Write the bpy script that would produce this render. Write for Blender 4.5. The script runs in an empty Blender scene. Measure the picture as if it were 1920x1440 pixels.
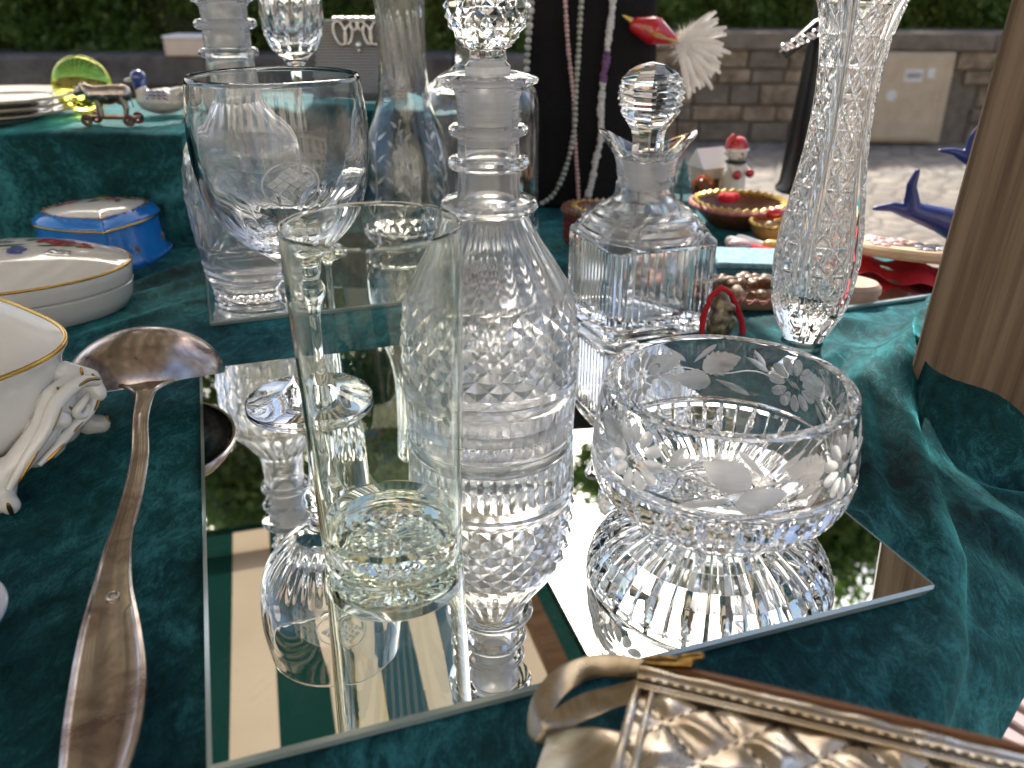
import bpy, bmesh, math, random
import numpy as np
from mathutils import Vector, Matrix
from math import sin, cos, pi, radians, sqrt, atan2, hypot, exp, floor

random.seed(7)
rng = np.random.default_rng(7)
S = bpy.context.scene
COL = S.collection

# ------------------------------------------------------------------ camera, sky, sun, exposure
cam_d = bpy.data.cameras.new('camera')
cam = bpy.data.objects.new('camera', cam_d)
COL.objects.link(cam)
cam.location = (0, 0, 0.28)
cam.rotation_euler = (radians(90 - 25.3), 0, 0)
cam_d.sensor_width = 36.0
cam_d.lens = 36.0 * 1620 / 1920
cam_d.clip_start = 0.01
cam_d.clip_end = 400
cam_d.dof.use_dof = True
cam_d.dof.focus_distance = 0.55
cam_d.dof.aperture_fstop = cam_d.lens / 3.6
S.camera = cam

SUN_EL, SUN_AZ = radians(44), radians(-8)          # behind the stall, a little to the left
world = bpy.data.worlds.new('World')
S.world = world
world.use_nodes = True
wn = world.node_tree.nodes
bg = wn['Background']
sky = wn.new('ShaderNodeTexSky')
sky.sky_type = 'NISHITA'
sky.sun_disc = False
sky.sun_elevation = SUN_EL
sky.sun_rotation = SUN_AZ
sky.dust_density = 5.0
sky.air_density = 1.0
sky.ozone_density = 1.0
world.node_tree.links.new(sky.outputs[0], bg.inputs[0])
bg.inputs[1].default_value = 0.13

sun_d = bpy.data.lights.new('sun', 'SUN')
sun_d.energy = 3.6
sun_d.angle = radians(0.5)
sun_d.color = (1.0, 0.95, 0.87)
sun = bpy.data.objects.new('sun', sun_d)
COL.objects.link(sun)
sd = Vector((sin(SUN_AZ) * cos(SUN_EL), cos(SUN_AZ) * cos(SUN_EL), sin(SUN_EL)))
sun.rotation_euler = (-sd).to_track_quat('-Z', 'Y').to_euler()

S.view_settings.view_transform = 'Standard'
S.view_settings.look = 'None'
S.view_settings.exposure = 1.3
S.view_settings.gamma = 1.0
S.view_settings.use_curve_mapping = False
S.render.engine = 'CYCLES'
cy = S.cycles
cy.use_denoising = True
try:
    cy.denoiser = 'OPENIMAGEDENOISE'
except Exception:
    pass
cy.max_bounces = 28
cy.transmission_bounces = 26
cy.glossy_bounces = 10
cy.diffuse_bounces = 3
cy.transparent_max_bounces = 12
cy.caustics_reflective = True
cy.caustics_refractive = True
cy.blur_glossy = 0.6
cy.sample_clamp_indirect = 6.0
cy.use_adaptive_sampling = True
cy.adaptive_threshold = 0.02

# ------------------------------------------------------------------ mesh helpers
def link(o, parent=None):
    COL.objects.link(o)
    if parent is not None:
        o.parent = parent
    return o

def tag(o, label=None, cat=None, group=None, kind=None):
    if label: o['label'] = label
    if cat: o['category'] = cat
    if group: o['group'] = group
    if kind: o['kind'] = kind
    return o

def thing(name, loc, label, cat, group=None, rz=0.0):
    o = bpy.data.objects.new(name, None)
    o.empty_display_size = 0.02
    COL.objects.link(o)
    o.location = loc
    o.rotation_euler = (0, 0, rz)
    return tag(o, label, cat, group)

def mobj(name, verts, faces, m, parent=None, smooth=True, sharp=None, fix=False, mats=None, fmat=None):
    me = bpy.data.meshes.new(name)
    me.from_pydata([tuple(v) for v in verts], [], [tuple(f) for f in faces])
    if mats:
        for q in mats: me.materials.append(q)
        if fmat: me.polygons.foreach_set('material_index', fmat)
    elif m:
        me.materials.append(m)
    if fix:
        bm = bmesh.new(); bm.from_mesh(me)
        bmesh.ops.recalc_face_normals(bm, faces=bm.faces)
        if bm.calc_volume(signed=True) < 0:
            bmesh.ops.reverse_faces(bm, faces=bm.faces)
        bm.to_mesh(me); bm.free()
    if smooth:
        me.polygons.foreach_set('use_smooth', [True] * len(me.polygons))
        if sharp is not None:
            me.set_sharp_from_angle(angle=radians(sharp))
    me.update()
    return link(bpy.data.objects.new(name, me), parent)

def inst(name, me, parent=None, loc=(0, 0, 0), rot=(0, 0, 0), scale=(1, 1, 1)):
    o = link(bpy.data.objects.new(name, me), parent)
    o.location = loc; o.rotation_euler = rot; o.scale = scale
    return o

class RB:
    """Collects rings of vertices and stitches them into a skin."""
    def __init__(s): s.v = []; s.f = []; s.m = []; s.mi = 0; s.flat = False; s.fl = []
    def ring(s, pts):
        a = len(s.v); s.v.extend(pts); return list(range(a, a + len(pts)))
    def circ(s, r, z, n, off=0.0, fr=None):
        out = []
        for k in range(n):
            t = 2 * pi * (k + off) / n
            rr = fr(t, r, z) if fr else r
            out.append((rr * cos(t), rr * sin(t), z))
        return s.ring(out)
    def face(s, *q): s.f.append(q); s.m.append(s.mi); s.fl.append(not s.flat)
    def join(s, a, b):
        na, nb = len(a), len(b)
        if na == 1 and nb == 1: return
        if na == 1:
            for j in range(nb): s.face(a[0], b[(j + 1) % nb], b[j])
            return
        if nb == 1:
            for j in range(na): s.face(b[0], a[j], a[(j + 1) % na])
            return
        if na == nb:
            for j in range(na): s.face(a[j], a[(j + 1) % na], b[(j + 1) % nb], b[j])
            return
        i = j = 0
        while i < na or j < nb:
            fi, fj = (i + 1) / na, (j + 1) / nb
            if j >= nb or (i < na and fi <= fj + 1e-9):
                s.face(a[i % na], a[(i + 1) % na], b[j % nb]); i += 1
            else:
                s.face(a[i % na], b[(j + 1) % nb], b[j % nb]); j += 1
    def checker(s, rings):
        """rings of equal count with alternating high and low points: every little pyramid gets four facets"""
        s.flat = True
        for q in range(len(rings) - 1):
            a, b = rings[q], rings[q + 1]; n = len(a)
            for k in range(n):
                k1 = (k + 1) % n
                if (k + q) % 2 == 0:      # a[k] is a peak -> split along a[k1]-b[k]
                    s.face(a[k], a[k1], b[k]); s.face(a[k1], b[k1], b[k])
                else:
                    s.face(a[k], a[k1], b[k1]); s.face(a[k], b[k1], b[k])
        s.flat = False
    def build(s, name, m, parent=None, sharp=30, fix=True, mats=None, smooth=True):
        o = mobj(name, s.v, s.f, m, parent, smooth, sharp, fix, mats, s.m if mats else None)
        if smooth and not all(s.fl): o.data.polygons.foreach_set('use_smooth', s.fl)
        return o

def lathe(name, prof, n, m, parent=None, sharp=35, fr=None, fix=True, loc=None):
    rb = RB(); prev = None
    for r, z in prof:
        cur = rb.ring([(0, 0, z)]) if r <= 1e-7 else rb.circ(r, z, n, 0, fr)
        if prev: rb.join(prev, cur)
        prev = cur
    o = rb.build(name, m, parent, sharp, fix)
    if loc: o.location = loc
    return o

def smooth_prof(pts, per=6):
    """Catmull-Rom through (r,z) points."""
    out = []
    n = len(pts)
    for i in range(n - 1):
        p0 = pts[max(i - 1, 0)]; p1 = pts[i]; p2 = pts[i + 1]; p3 = pts[min(i + 2, n - 1)]
        for k in range(per):
            t = k / per
            out.append(tuple(0.5 * ((2 * p1[d]) + (-p0[d] + p2[d]) * t + (2 * p0[d] - 5 * p1[d] + 4 * p2[d] - p3[d]) * t * t
                                    + (-p0[d] + 3 * p1[d] - 3 * p2[d] + p3[d]) * t ** 3) for d in range(len(p1))))
    out.append(tuple(pts[-1]))
    return out

def support(prof, eps=0.0005, longer=0.005):
    """adds rings just inside both ends of every long straight stretch, so that shading stays crisp"""
    out = [prof[0]]
    for a, b in zip(prof, prof[1:]):
        L = hypot(b[0] - a[0], b[1] - a[1])
        if L > longer and a[0] > 0 and b[0] > 0:
            f = eps / L
            out += [(a[0] + (b[0] - a[0]) * f, a[1] + (b[1] - a[1]) * f), (a[0] + (b[0] - a[0]) * (1 - f), a[1] + (b[1] - a[1]) * (1 - f))]
        out.append(b)
    return out

def lerp_tab(tab, x):
    if x <= tab[0][0]: return tab[0][1]
    for (a, b), (c, d) in zip(tab, tab[1:]):
        if x <= c: return b + (d - b) * (x - a) / (c - a)
    return tab[-1][1]

def box_mesh(name, sx, sy, sz, bev=0.0, seg=1):
    bm = bmesh.new()
    bmesh.ops.create_cube(bm, size=1)
    bmesh.ops.scale(bm, vec=(sx, sy, sz), verts=bm.verts)
    if bev > 0:
        bmesh.ops.bevel(bm, geom=bm.edges[:], offset=bev, segments=seg, affect='EDGES', profile=0.5)
    me = bpy.data.meshes.new(name); bm.to_mesh(me); bm.free()
    return me

def box(name, sx, sy, sz, m, parent=None, loc=(0, 0, 0), rot=(0, 0, 0), bev=0.0, seg=1):
    me = box_mesh(name, sx, sy, sz, bev, seg); me.materials.append(m)
    return inst(name, me, parent, loc, rot)

def tube_geo(path, rad, n=8, caps=True, flat=None):
    """tube along a path; rad a number or list; flat=(a,b) scales the section"""
    P = [Vector(p) for p in path]; V = []; F = []
    up = Vector((0, 0, 1)); prevx = None
    for i, p in enumerate(P):
        t = (P[min(i + 1, len(P) - 1)] - P[max(i - 1, 0)]).normalized()
        x = t.cross(up) if prevx is None else prevx - t * prevx.dot(t)
        if x.length < 1e-5: x = t.cross(Vector((0, 1, 0)))
        x.normalize(); prevx = x; y = x.cross(t).normalized()
        r = rad[i] if isinstance(rad, (list, tuple)) else rad
        fa, fb = flat if flat else (1, 1)
        for k in range(n):
            a = 2 * pi * k / n
            V.append(p + x * (r * fa * cos(a)) + y * (r * fb * sin(a)))
    for i in range(len(P) - 1):
        for k in range(n):
            F.append((i * n + k, i * n + (k + 1) % n, (i + 1) * n + (k + 1) % n, (i + 1) * n + k))
    if caps:
        F.append(tuple(range(n - 1, -1, -1))); F.append(tuple((len(P) - 1) * n + k for k in range(n)))
    return V, F

def tube(name, path, rad, m, parent=None, n=8, flat=None, sharp=50):
    V, F = tube_geo(path, rad, n, True, flat)
    return mobj(name, V, F, m, parent, True, sharp, True)

def spline(pts, per=8):
    return [Vector(p) for p in smooth_prof([tuple(p) for p in pts], per)]

def sphere_mesh(name, r, nu=10, nv=6, m=None):
    V = [(0, 0, r)]; F = []
    for i in range(1, nv):
        a = pi * i / nv
        for k in range(nu):
            b = 2 * pi * k / nu
            V.append((r * sin(a) * cos(b), r * sin(a) * sin(b), r * cos(a)))
    V.append((0, 0, -r)); L = len(V) - 1
    for k in range(nu):
        F.append((0, 1 + k, 1 + (k + 1) % nu))
        F.append((L, L - nu + (k + 1) % nu, L - nu + k))
    for i in range(nv - 2):
        for k in range(nu):
            a = 1 + i * nu
            F.append((a + k, a + nu + k, a + nu + (k + 1) % nu, a + (k + 1) % nu))
    me = bpy.data.meshes.new(name); me.from_pydata(V, [], F)
    me.polygons.foreach_set('use_smooth', [True] * len(F))
    if m: me.materials.append(m)
    return me

def ball(name, r, m, parent=None, loc=(0, 0, 0), scale=(1, 1, 1), nu=16, nv=10, rot=(0, 0, 0)):
    return inst(name, sphere_mesh(name, r, nu, nv, m), parent, loc, rot, scale)

def blob(name, parts, voxel, m, parent=None, smooth_it=3, loc=None):
    """one continuous skin round balls (x,y,z,r[,sx,sy,sz]) and capsules ((a),(b),ra,rb)"""
    bm = bmesh.new()
    for p in parts:
        if len(p) == 4 and isinstance(p[0], (tuple, list)):
            a, b = Vector(p[0]), Vector(p[1]); n = max(2, int((b - a).length / (0.35 * min(p[2], p[3]))) + 1)
            seq = [(*(a.lerp(b, i / n)), p[2] + (p[3] - p[2]) * i / n, 1, 1, 1) for i in range(n + 1)]
        else:
            seq = [tuple(p) + (1, 1, 1) if len(p) == 4 else tuple(p)]
        for (x, y, z, r, sx, sy, sz) in seq:
            bmesh.ops.create_icosphere(bm, subdivisions=2, radius=1,
                                       matrix=Matrix.Translation((x, y, z)) @ Matrix.Diagonal((r * sx, r * sy, r * sz, 1)))
    me = bpy.data.meshes.new(name); bm.to_mesh(me); bm.free()
    o = bpy.data.objects.new(name, me); COL.objects.link(o)
    rm = o.modifiers.new('r', 'REMESH'); rm.mode = 'VOXEL'; rm.voxel_size = voxel; rm.use_smooth_shade = True
    if smooth_it:
        sm = o.modifiers.new('s', 'SMOOTH'); sm.iterations = smooth_it; sm.factor = 0.5
    dg = bpy.context.evaluated_depsgraph_get()
    me2 = bpy.data.meshes.new_from_object(o.evaluated_get(dg))
    o.modifiers.clear(); o.data = me2; bpy.data.meshes.remove(me)
    me2.name = name; me2.materials.clear(); me2.materials.append(m)
    me2.polygons.foreach_set('use_smooth', [True] * len(me2.polygons))
    if parent is not None: o.parent = parent
    if loc: o.location = loc
    return o

def text_on(name, body, size, m, parent, loc, rot):
    cu = bpy.data.curves.new(name, 'FONT'); cu.body = body; cu.size = size; cu.extrude = 0.0004
    o = bpy.data.objects.new(name, cu); COL.objects.link(o)
    dg = bpy.context.evaluated_depsgraph_get()
    me = bpy.data.meshes.new_from_object(o.evaluated_get(dg)); bpy.data.objects.remove(o)
    me.materials.clear(); me.materials.append(m)
    return inst(name, me, parent, loc, rot)

# ------------------------------------------------------------------ materials
class NT:
    def __init__(s, name):
        s.m = bpy.data.materials.new(name); s.m.use_nodes = True
        s.t = s.m.node_tree; s.n = s.t.nodes; s.b = s.n['Principled BSDF']; s.out = s.n['Material Output']
    def new(s, typ, **kw):
        x = s.n.new(typ)
        for k, v in kw.items():
            if hasattr(x, k) and k not in x.inputs: setattr(x, k, v)
            else: x.inputs[k].default_value = v
        return x
    def lk(s, a, b): s.t.links.new(a, b)
    def coord(s, kind='Object'): return s.new('ShaderNodeTexCoord').outputs[kind]
    def noise(s, vec, scale, detail=3, rough=0.5, dist=0.0):
        x = s.new('ShaderNodeTexNoise'); s.lk(vec, x.inputs['Vector'])
        x.inputs['Scale'].default_value = scale; x.inputs['Detail'].default_value = detail
        x.inputs['Roughness'].default_value = rough; x.inputs['Distortion'].default_value = dist
        return x.outputs[0]
    def ramp(s, fac, stops, interp='LINEAR'):
        x = s.new('ShaderNodeValToRGB'); x.color_ramp.interpolation = interp
        el = x.color_ramp.elements
        while len(el) < len(stops): el.new(0.5)
        for e, (p, c) in zip(el, stops):
            e.position = p; e.color = (*c, 1) if len(c) == 3 else c
        s.lk(fac, x.inputs[0]); return x.outputs[0]
    def bump(s, h, strength, dist=0.001, normal=None):
        x = s.new('ShaderNodeBump'); x.inputs['Strength'].default_value = strength; x.inputs['Distance'].default_value = dist
        s.lk(h, x.inputs['Height'])
        if normal: s.lk(normal, x.inputs['Normal'])
        return x.outputs[0]
    def mapr(s, v, a, b, c, d):
        x = s.new('ShaderNodeMapRange'); s.lk(v, x.inputs[0])
        for i, q in enumerate((a, b, c, d)): x.inputs[1 + i].default_value = q
        return x.outputs[0]
    def scale(s, vec, sc):
        x = s.new('ShaderNodeMapping'); x.inputs['Scale'].default_value = sc; s.lk(vec, x.inputs[0]); return x.outputs[0]

def plain(name, c, rough=0.5, metal=0.0, coat=0.0, c2=None, scale=30, bump=0.0, spec=0.5, bscale=None, rvar=0.0):
    k = NT(name); b = k.b
    b.inputs['Base Color'].default_value = (*c, 1); b.inputs['Roughness'].default_value = rough
    b.inputs['Metallic'].default_value = metal; b.inputs['Coat Weight'].default_value = coat
    b.inputs['Coat Roughness'].default_value = 0.03; b.inputs['Specular IOR Level'].default_value = spec
    if c2 or bump or rvar:
        v = k.coord(); n = k.noise(v, scale, 4, 0.6)
        if c2: k.lk(k.ramp(n, [(0.35, c), (0.65, c2)]), b.inputs['Base Color'])
        if rvar: k.lk(k.mapr(n, 0.3, 0.7, max(rough - rvar, 0.02), rough + rvar), b.inputs['Roughness'])
        if bump:
            nb = k.noise(v, bscale or scale * 3, 4, 0.6)
            k.lk(k.bump(nb, bump, 0.002), b.inputs['Normal'])
    return k.m

def glass(name, col=(0.985, 0.99, 0.99), rough=0.0, ior=1.53, wobble=0.0, wscale=40):
    k = NT(name); k.n.remove(k.b)
    g = k.new('ShaderNodeBsdfGlass'); g.inputs['Color'].default_value = (*col, 1)
    g.inputs['Roughness'].default_value = rough; g.inputs['IOR'].default_value = ior
    if wobble:
        k.lk(k.bump(k.noise(k.coord(), wscale, 2), wobble, 0.002), g.inputs['Normal'])
    k.lk(g.outputs[0], k.out.inputs[0])
    return k.m

def frosted(name, white=0.45, rough=0.4, streak=None):
    k = NT(name); k.n.remove(k.b)
    g = k.new('ShaderNodeBsdfGlass'); g.inputs['Roughness'].default_value = rough; g.inputs['IOR'].default_value = 1.5
    d = k.new('ShaderNodeBsdfDiffuse'); d.inputs[0].default_value = (0.82, 0.84, 0.86, 1)
    t = k.new('ShaderNodeBsdfTranslucent'); t.inputs[0].default_value = (0.82, 0.84, 0.86, 1)
    a = k.new('ShaderNodeMixShader'); a.inputs[0].default_value = 0.5; k.lk(d.outputs[0], a.inputs[1]); k.lk(t.outputs[0], a.inputs[2])
    b = k.new('ShaderNodeMixShader'); b.inputs[0].default_value = white; k.lk(g.outputs[0], b.inputs[1]); k.lk(a.outputs[0], b.inputs[2])
    if streak:
        n = k.noise(k.scale(k.coord(), streak), 60, 3)
        k.lk(k.mapr(n, 0.35, 0.65, white - 0.2, white + 0.2), b.inputs[0])
    k.lk(b.outputs[0], k.out.inputs[0])
    return k.m

def velvet(name, dark, mid, light, tint, sc=1.0):
    k = NT(name); v = k.coord(); b = k.b
    big = k.noise(v, 8 * sc, 4, 0.6, 0.8)
    small = k.noise(k.scale(v, (1, 0.5, 1)), 85 * sc, 5, 0.7, 1.2)
    pile = k.noise(k.scale(v, (1, 0.3, 1)), 1100, 2, 0.7)
    mx = k.new('ShaderNodeMath', operation='MULTIPLY_ADD'); k.lk(small, mx.inputs[0]); mx.inputs[1].default_value = 0.46
    hb = k.new('ShaderNodeMath', operation='MULTIPLY'); k.lk(big, hb.inputs[0]); hb.inputs[1].default_value = 0.60
    k.lk(hb.outputs[0], mx.inputs[2])
    m2 = k.new('ShaderNodeMath', operation='MULTIPLY_ADD'); k.lk(pile, m2.inputs[0]); m2.inputs[1].default_value = 0.22; k.lk(mx.outputs[0], m2.inputs[2])
    k.lk(k.ramp(m2.outputs[0], [(0.48, dark), (0.655, mid), (0.85, light)]), b.inputs['Base Color'])
    b.inputs['Roughness'].default_value = 0.75
    b.inputs['Specular IOR Level'].default_value = 0.12
    k.lk(k.mapr(m2.outputs[0], 0.50, 0.8, 0.12, 1.0), b.inputs['Sheen Weight'])
    b.inputs['Sheen Roughness'].default_value = 0.38
    b.inputs['Sheen Tint'].default_value = (*tint, 1)
    n1 = k.bump(mx.outputs[0], 0.35, 0.004)
    k.lk(k.bump(pile, 0.28, 0.0008, n1), b.inputs['Normal'])
    return k.m

M = {}
M['velvet'] = velvet('velvet', (0.0007, 0.0095, 0.0120), (0.0046, 0.043, 0.051), (0.040, 0.205, 0.230), (0.14, 0.68, 0.75))
M['glass'] = glass('clear_glass', (0.985, 0.99, 0.992), 0.0, 1.52)
M['crystal'] = glass('cut_crystal', (0.982, 0.986, 0.990), 0.0, 1.56)
M['wavy_glass'] = glass('wavy_glass', (0.985, 0.99, 0.992), 0.0, 1.52, 0.12, 55)
M['green_glass'] = glass('greenish_glass', (0.972, 0.985, 0.958), 0.0, 1.50, 0.06, 26)
M['yellow_glass'] = glass('yellow_glass', (0.96, 0.95, 0.42), 0.0, 1.5)
M['frost'] = frosted('ground_glass', 0.42, 0.45, (1, 1, 12))
M['cloudy'] = frosted('clouded_inside', 0.13, 0.15)
M['hazy'] = frosted('slightly_hazy_inside', 0.07, 0.08)
M['etch'] = frosted('engraved_frost', 0.42, 0.38, (1, 1, 6))
M['etch_soft'] = frosted('engraved_frost_soft', 0.35, 0.3)
M['porcelain'] = plain('white_porcelain', (0.72, 0.72, 0.70), 0.12, coat=0.6)
M['porcelain_blue'] = plain('blue_porcelain', (0.010, 0.16, 0.60), 0.12, coat=0.8, c2=(0.02, 0.22, 0.68), scale=25)
M['gold'] = plain('gilding', (0.62, 0.38, 0.09), 0.22, 1.0)
M['gold_dull'] = plain('worn_gilding', (0.36, 0.22, 0.07), 0.35, 1.0)
M['black'] = plain('black_velvet', (0.006, 0.006, 0.008), 0.85, c2=(0.011, 0.011, 0.013), scale=300, spec=0.2)
M['black_gloss'] = plain('black_lacquer', (0.006, 0.006, 0.007), 0.28)

k = NT('mirror_glass'); v = k.coord()
k.b.inputs['Base Color'].default_value = (0.88, 0.91, 0.90, 1); k.b.inputs['Metallic'].default_value = 1.0
n = k.noise(v, 14, 6, 0.7, 0.4)
k.lk(k.mapr(n, 0.55, 0.85, 0.004, 0.05), k.b.inputs['Roughness'])
dd = k.new('ShaderNodeBsdfDiffuse'); dd.inputs[0].default_value = (0.6, 0.6, 0.58, 1)
mx = k.new('ShaderNodeMixShader'); n2 = k.noise(v, 6, 8, 0.75, 1.0); n3 = k.noise(v, 420, 2, 0.8)
mm = k.new('ShaderNodeMath', operation='MULTIPLY'); k.lk(k.mapr(n2, 0.50, 0.80, 0.0, 0.40), mm.inputs[0]); k.lk(k.mapr(n3, 0.45, 0.75, 0.0, 1.0), mm.inputs[1])
k.lk(mm.outputs[0], mx.inputs[0]); k.lk(k.b.outputs[0], mx.inputs[1]); k.lk(dd.outputs[0], mx.inputs[2]); k.lk(mx.outputs[0], k.out.inputs[0])
M['mirror'] = k.m
M['mirror_edge'] = plain('polished_glass_edge', (0.42, 0.50, 0.48), 0.15, 0.55)
M['mirror_back'] = plain('mirror_backing', (0.05, 0.07, 0.07), 0.5)

# tarnished silver plate of the ladle
k = NT('tarnished_silver'); v = k.coord(); n = k.noise(v, 26, 6, 0.68, 0.9); n2 = k.noise(k.scale(v, (1, 0.2, 1)), 240, 3, 0.7)
k.lk(k.ramp(n, [(0.34, (0.22, 0.165, 0.145)), (0.47, (0.40, 0.335, 0.31)), (0.58, (0.56, 0.515, 0.49)), (0.70, (0.66, 0.61, 0.53))]), k.b.inputs['Base Color'])
k.b.inputs['Metallic'].default_value = 1.0
k.lk(k.mapr(n, 0.3, 0.7, 0.30, 0.16), k.b.inputs['Roughness'])
k.lk(k.bump(n2, 0.12, 0.0006), k.b.inputs['Normal']); M['tarnish'] = k.m
M['old_silver'] = plain('old_silver', (0.55, 0.51, 0.46), 0.3, 1.0, c2=(0.30, 0.25, 0.21), scale=120)
M['bright_silver'] = plain('bright_silver', (0.80, 0.80, 0.80), 0.16, 1.0)
M['bronze'] = plain('dark_bronze', (0.07, 0.035, 0.03), 0.4, 0.6, c2=(0.14, 0.06, 0.05), scale=150)

# timber: grain runs along local z
def timber(name, c1, c2, c3, sc=1.0, axis=(1, 1, 0.03)):
    k = NT(name); v = k.coord(); vs = k.scale(v, axis)
    n = k.noise(vs, 60 * sc, 5, 0.6, 0.3); f = k.noise(vs, 420 * sc, 3, 0.7)
    w = k.new('ShaderNodeTexWave', wave_type='BANDS', bands_direction='X'); k.lk(vs, w.inputs['Vector'])
    w.inputs['Scale'].default_value = 30 * sc; w.inputs['Distortion'].default_value = 4.0; w.inputs['Detail'].default_value = 3
    w.inputs['Detail Scale'].default_value = 0.8
    a = k.new('ShaderNodeMath', operation='MULTIPLY_ADD'); k.lk(w.outputs[1], a.inputs[0]); a.inputs[1].default_value = 0.16; k.lk(n, a.inputs[2])
    a2 = k.new('ShaderNodeMath', operation='MULTIPLY_ADD'); k.lk(f, a2.inputs[0]); a2.inputs[1].default_value = 0.38; k.lk(a.outputs[0], a2.inputs[2])
    k.lk(k.ramp(a2.outputs[0], [(0.50, c1), (0.72, c2), (0.92, c3)]), k.b.inputs['Base Color'])
    k.b.inputs['Roughness'].default_value = 0.7; k.b.inputs['Specular IOR Level'].default_value = 0.25
    k.lk(k.bump(a2.outputs[0], 0.25, 0.0012), k.b.inputs['Normal']); return k.m
M['timber'] = timber('weathered_pine', (0.062, 0.042, 0.028), (0.128, 0.090, 0.061), (0.185, 0.137, 0.096))
M['rafter'] = timber('pale_rafter', (0.16, 0.085, 0.045), (0.26, 0.15, 0.085), (0.34, 0.21, 0.12), 1.0, (0.04, 1, 1))

def cloth_sheet(name, c, trans):
    k = NT(name); k.n.remove(k.b)
    v = k.coord(); w = k.noise(v, 700, 2); big = k.noise(v, 4, 3)
    d = k.new('ShaderNodeBsdfDiffuse'); t = k.new('ShaderNodeBsdfTranslucent')
    cc = k.ramp(big, [(0.3, tuple(x * 0.88 for x in c)), (0.7, c)])
    k.lk(cc, d.inputs[0]); k.lk(cc, t.inputs[0]); k.lk(k.bump(w, 0.2, 0.001), d.inputs['Normal'])
    a = k.new('ShaderNodeMixShader'); a.inputs[0].default_value = trans
    k.lk(d.outputs[0], a.inputs[1]); k.lk(t.outputs[0], a.inputs[2]); k.lk(a.outputs[0], k.out.inputs[0]); return k.m
M['awning_green'] = cloth_sheet('awning_green', (0.010, 0.045, 0.036), 0.25)
M['awning_cream'] = cloth_sheet('awning_cream', (0.47, 0.375, 0.265), 0.38)

k = NT('leaf'); oi = k.new('ShaderNodeObjectInfo'); v = k.coord(); n = k.noise(v, 1.6, 4, 0.6); n2 = k.noise(v, 23, 2)
ad = k.new('ShaderNodeMath', operation='MULTIPLY_ADD'); k.lk(n2, ad.inputs[0]); ad.inputs[1].default_value = 0.5; k.lk(n, ad.inputs[2])
c = k.ramp(ad.outputs[0], [(0.45, (0.036, 0.080, 0.012)), (0.70, (0.085, 0.160, 0.026)), (0.95, (0.18, 0.25, 0.06))])
k.lk(c, k.b.inputs['Base Color']); k.b.inputs['Roughness'].default_value = 0.45
tr = k.new('ShaderNodeBsdfTranslucent'); k.lk(c, tr.inputs[0]); mx = k.new('ShaderNodeMixShader'); mx.inputs[0].default_value = 0.48
k.lk(k.b.outputs[0], mx.inputs[1]); k.lk(tr.outputs[0], mx.inputs[2]); k.lk(mx.outputs[0], k.out.inputs[0]); M['leaf'] = k.m
M['gap_shade'] = plain('hedge_gap_shade', (0.014, 0.024, 0.007), 0.9, c2=(0.03, 0.045, 0.014), scale=6)
M['bark'] = plain('bark', (0.07, 0.05, 0.035), 0.85, c2=(0.13, 0.10, 0.07), scale=8, bump=0.8)

k = NT('cobbles'); v = k.coord(); 
vo = k.new('ShaderNodeTexVoronoi'); vo.feature = 'DISTANCE_TO_EDGE'; k.lk(v, vo.inputs['Vector']); vo.inputs['Scale'].default_value = 7.5
vc = k.new('ShaderNodeTexVoronoi'); k.lk(v, vc.inputs['Vector']); vc.inputs['Scale'].default_value = 7.5
n = k.noise(v, 1.3, 5, 0.6); n2 = k.noise(v, 60, 4, 0.6)
base = k.ramp(n, [(0.35, (0.19, 0.165, 0.135)), (0.65, (0.29, 0.26, 0.22))])
mixc = k.new('ShaderNodeMix', data_type='RGBA', blend_type='MULTIPLY'); mixc.inputs[0].default_value = 1.0
k.lk(base, mixc.inputs[6])
sep = k.new('ShaderNodeSeparateColor'); k.lk(vc.outputs['Color'], sep.inputs[0])
k.lk(k.ramp(sep.outputs[0], [(0.0, (0.72, 0.72, 0.74)), (1.0, (1.0, 0.97, 0.92))]), mixc.inputs[7])
mix2 = k.new('ShaderNodeMix', data_type='RGBA'); k.lk(k.mapr(vo.outputs['Distance'], 0.0, 0.09, 0.0, 1.0), mix2.inputs[0])
mix2.inputs[6].default_value = (0.10, 0.088, 0.072, 1); k.lk(mixc.outputs[2], mix2.inputs[7])
k.lk(mix2.outputs[2], k.b.inputs['Base Color']); k.b.inputs['Roughness'].default_value = 0.85
hh = k.new('ShaderNodeMath', operation='MULTIPLY_ADD'); k.lk(n2, hh.inputs[0]); hh.inputs[1].default_value = 0.25; k.lk(k.mapr(vo.outputs['Distance'], 0, 0.2, 0, 1), hh.inputs[2])
k.lk(k.bump(hh.outputs[0], 0.8, 0.015), k.b.inputs['Normal']); M['cobble'] = k.m

def stone(name, a, b, c):
    k = NT(name); v = k.coord('Object'); oi = k.new('ShaderNodeObjectInfo')
    ad = k.new('ShaderNodeVectorMath', operation='ADD'); k.lk(v, ad.inputs[0])
    cx = k.new('ShaderNodeCombineXYZ'); mu = k.new('ShaderNodeMath', operation='MULTIPLY'); k.lk(oi.outputs['Random'], mu.inputs[0]); mu.inputs[1].default_value = 40
    k.lk(mu.outputs[0], cx.inputs[0]); k.lk(mu.outputs[0], cx.inputs[1]); k.lk(cx.outputs[0], ad.inputs[1])
    n = k.noise(ad.outputs[0], 9, 6, 0.65); n2 = k.noise(ad.outputs[0], 70, 4, 0.6)
    k.lk(k.ramp(n, [(0.32, a), (0.5, b), (0.68, c)]), k.b.inputs['Base Color'])
    k.b.inputs['Roughness'].default_value = 0.9; k.lk(k.bump(n2, 0.6, 0.006), k.b.inputs['Normal']); return k.m
M['stone'] = stone('sandstone', (0.09, 0.066, 0.043), (0.22, 0.172, 0.12), (0.33, 0.265, 0.19))
M['stone_dark'] = stone('dark_stone', (0.045, 0.042, 0.040), (0.085, 0.080, 0.076), (0.13, 0.12, 0.115))
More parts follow.
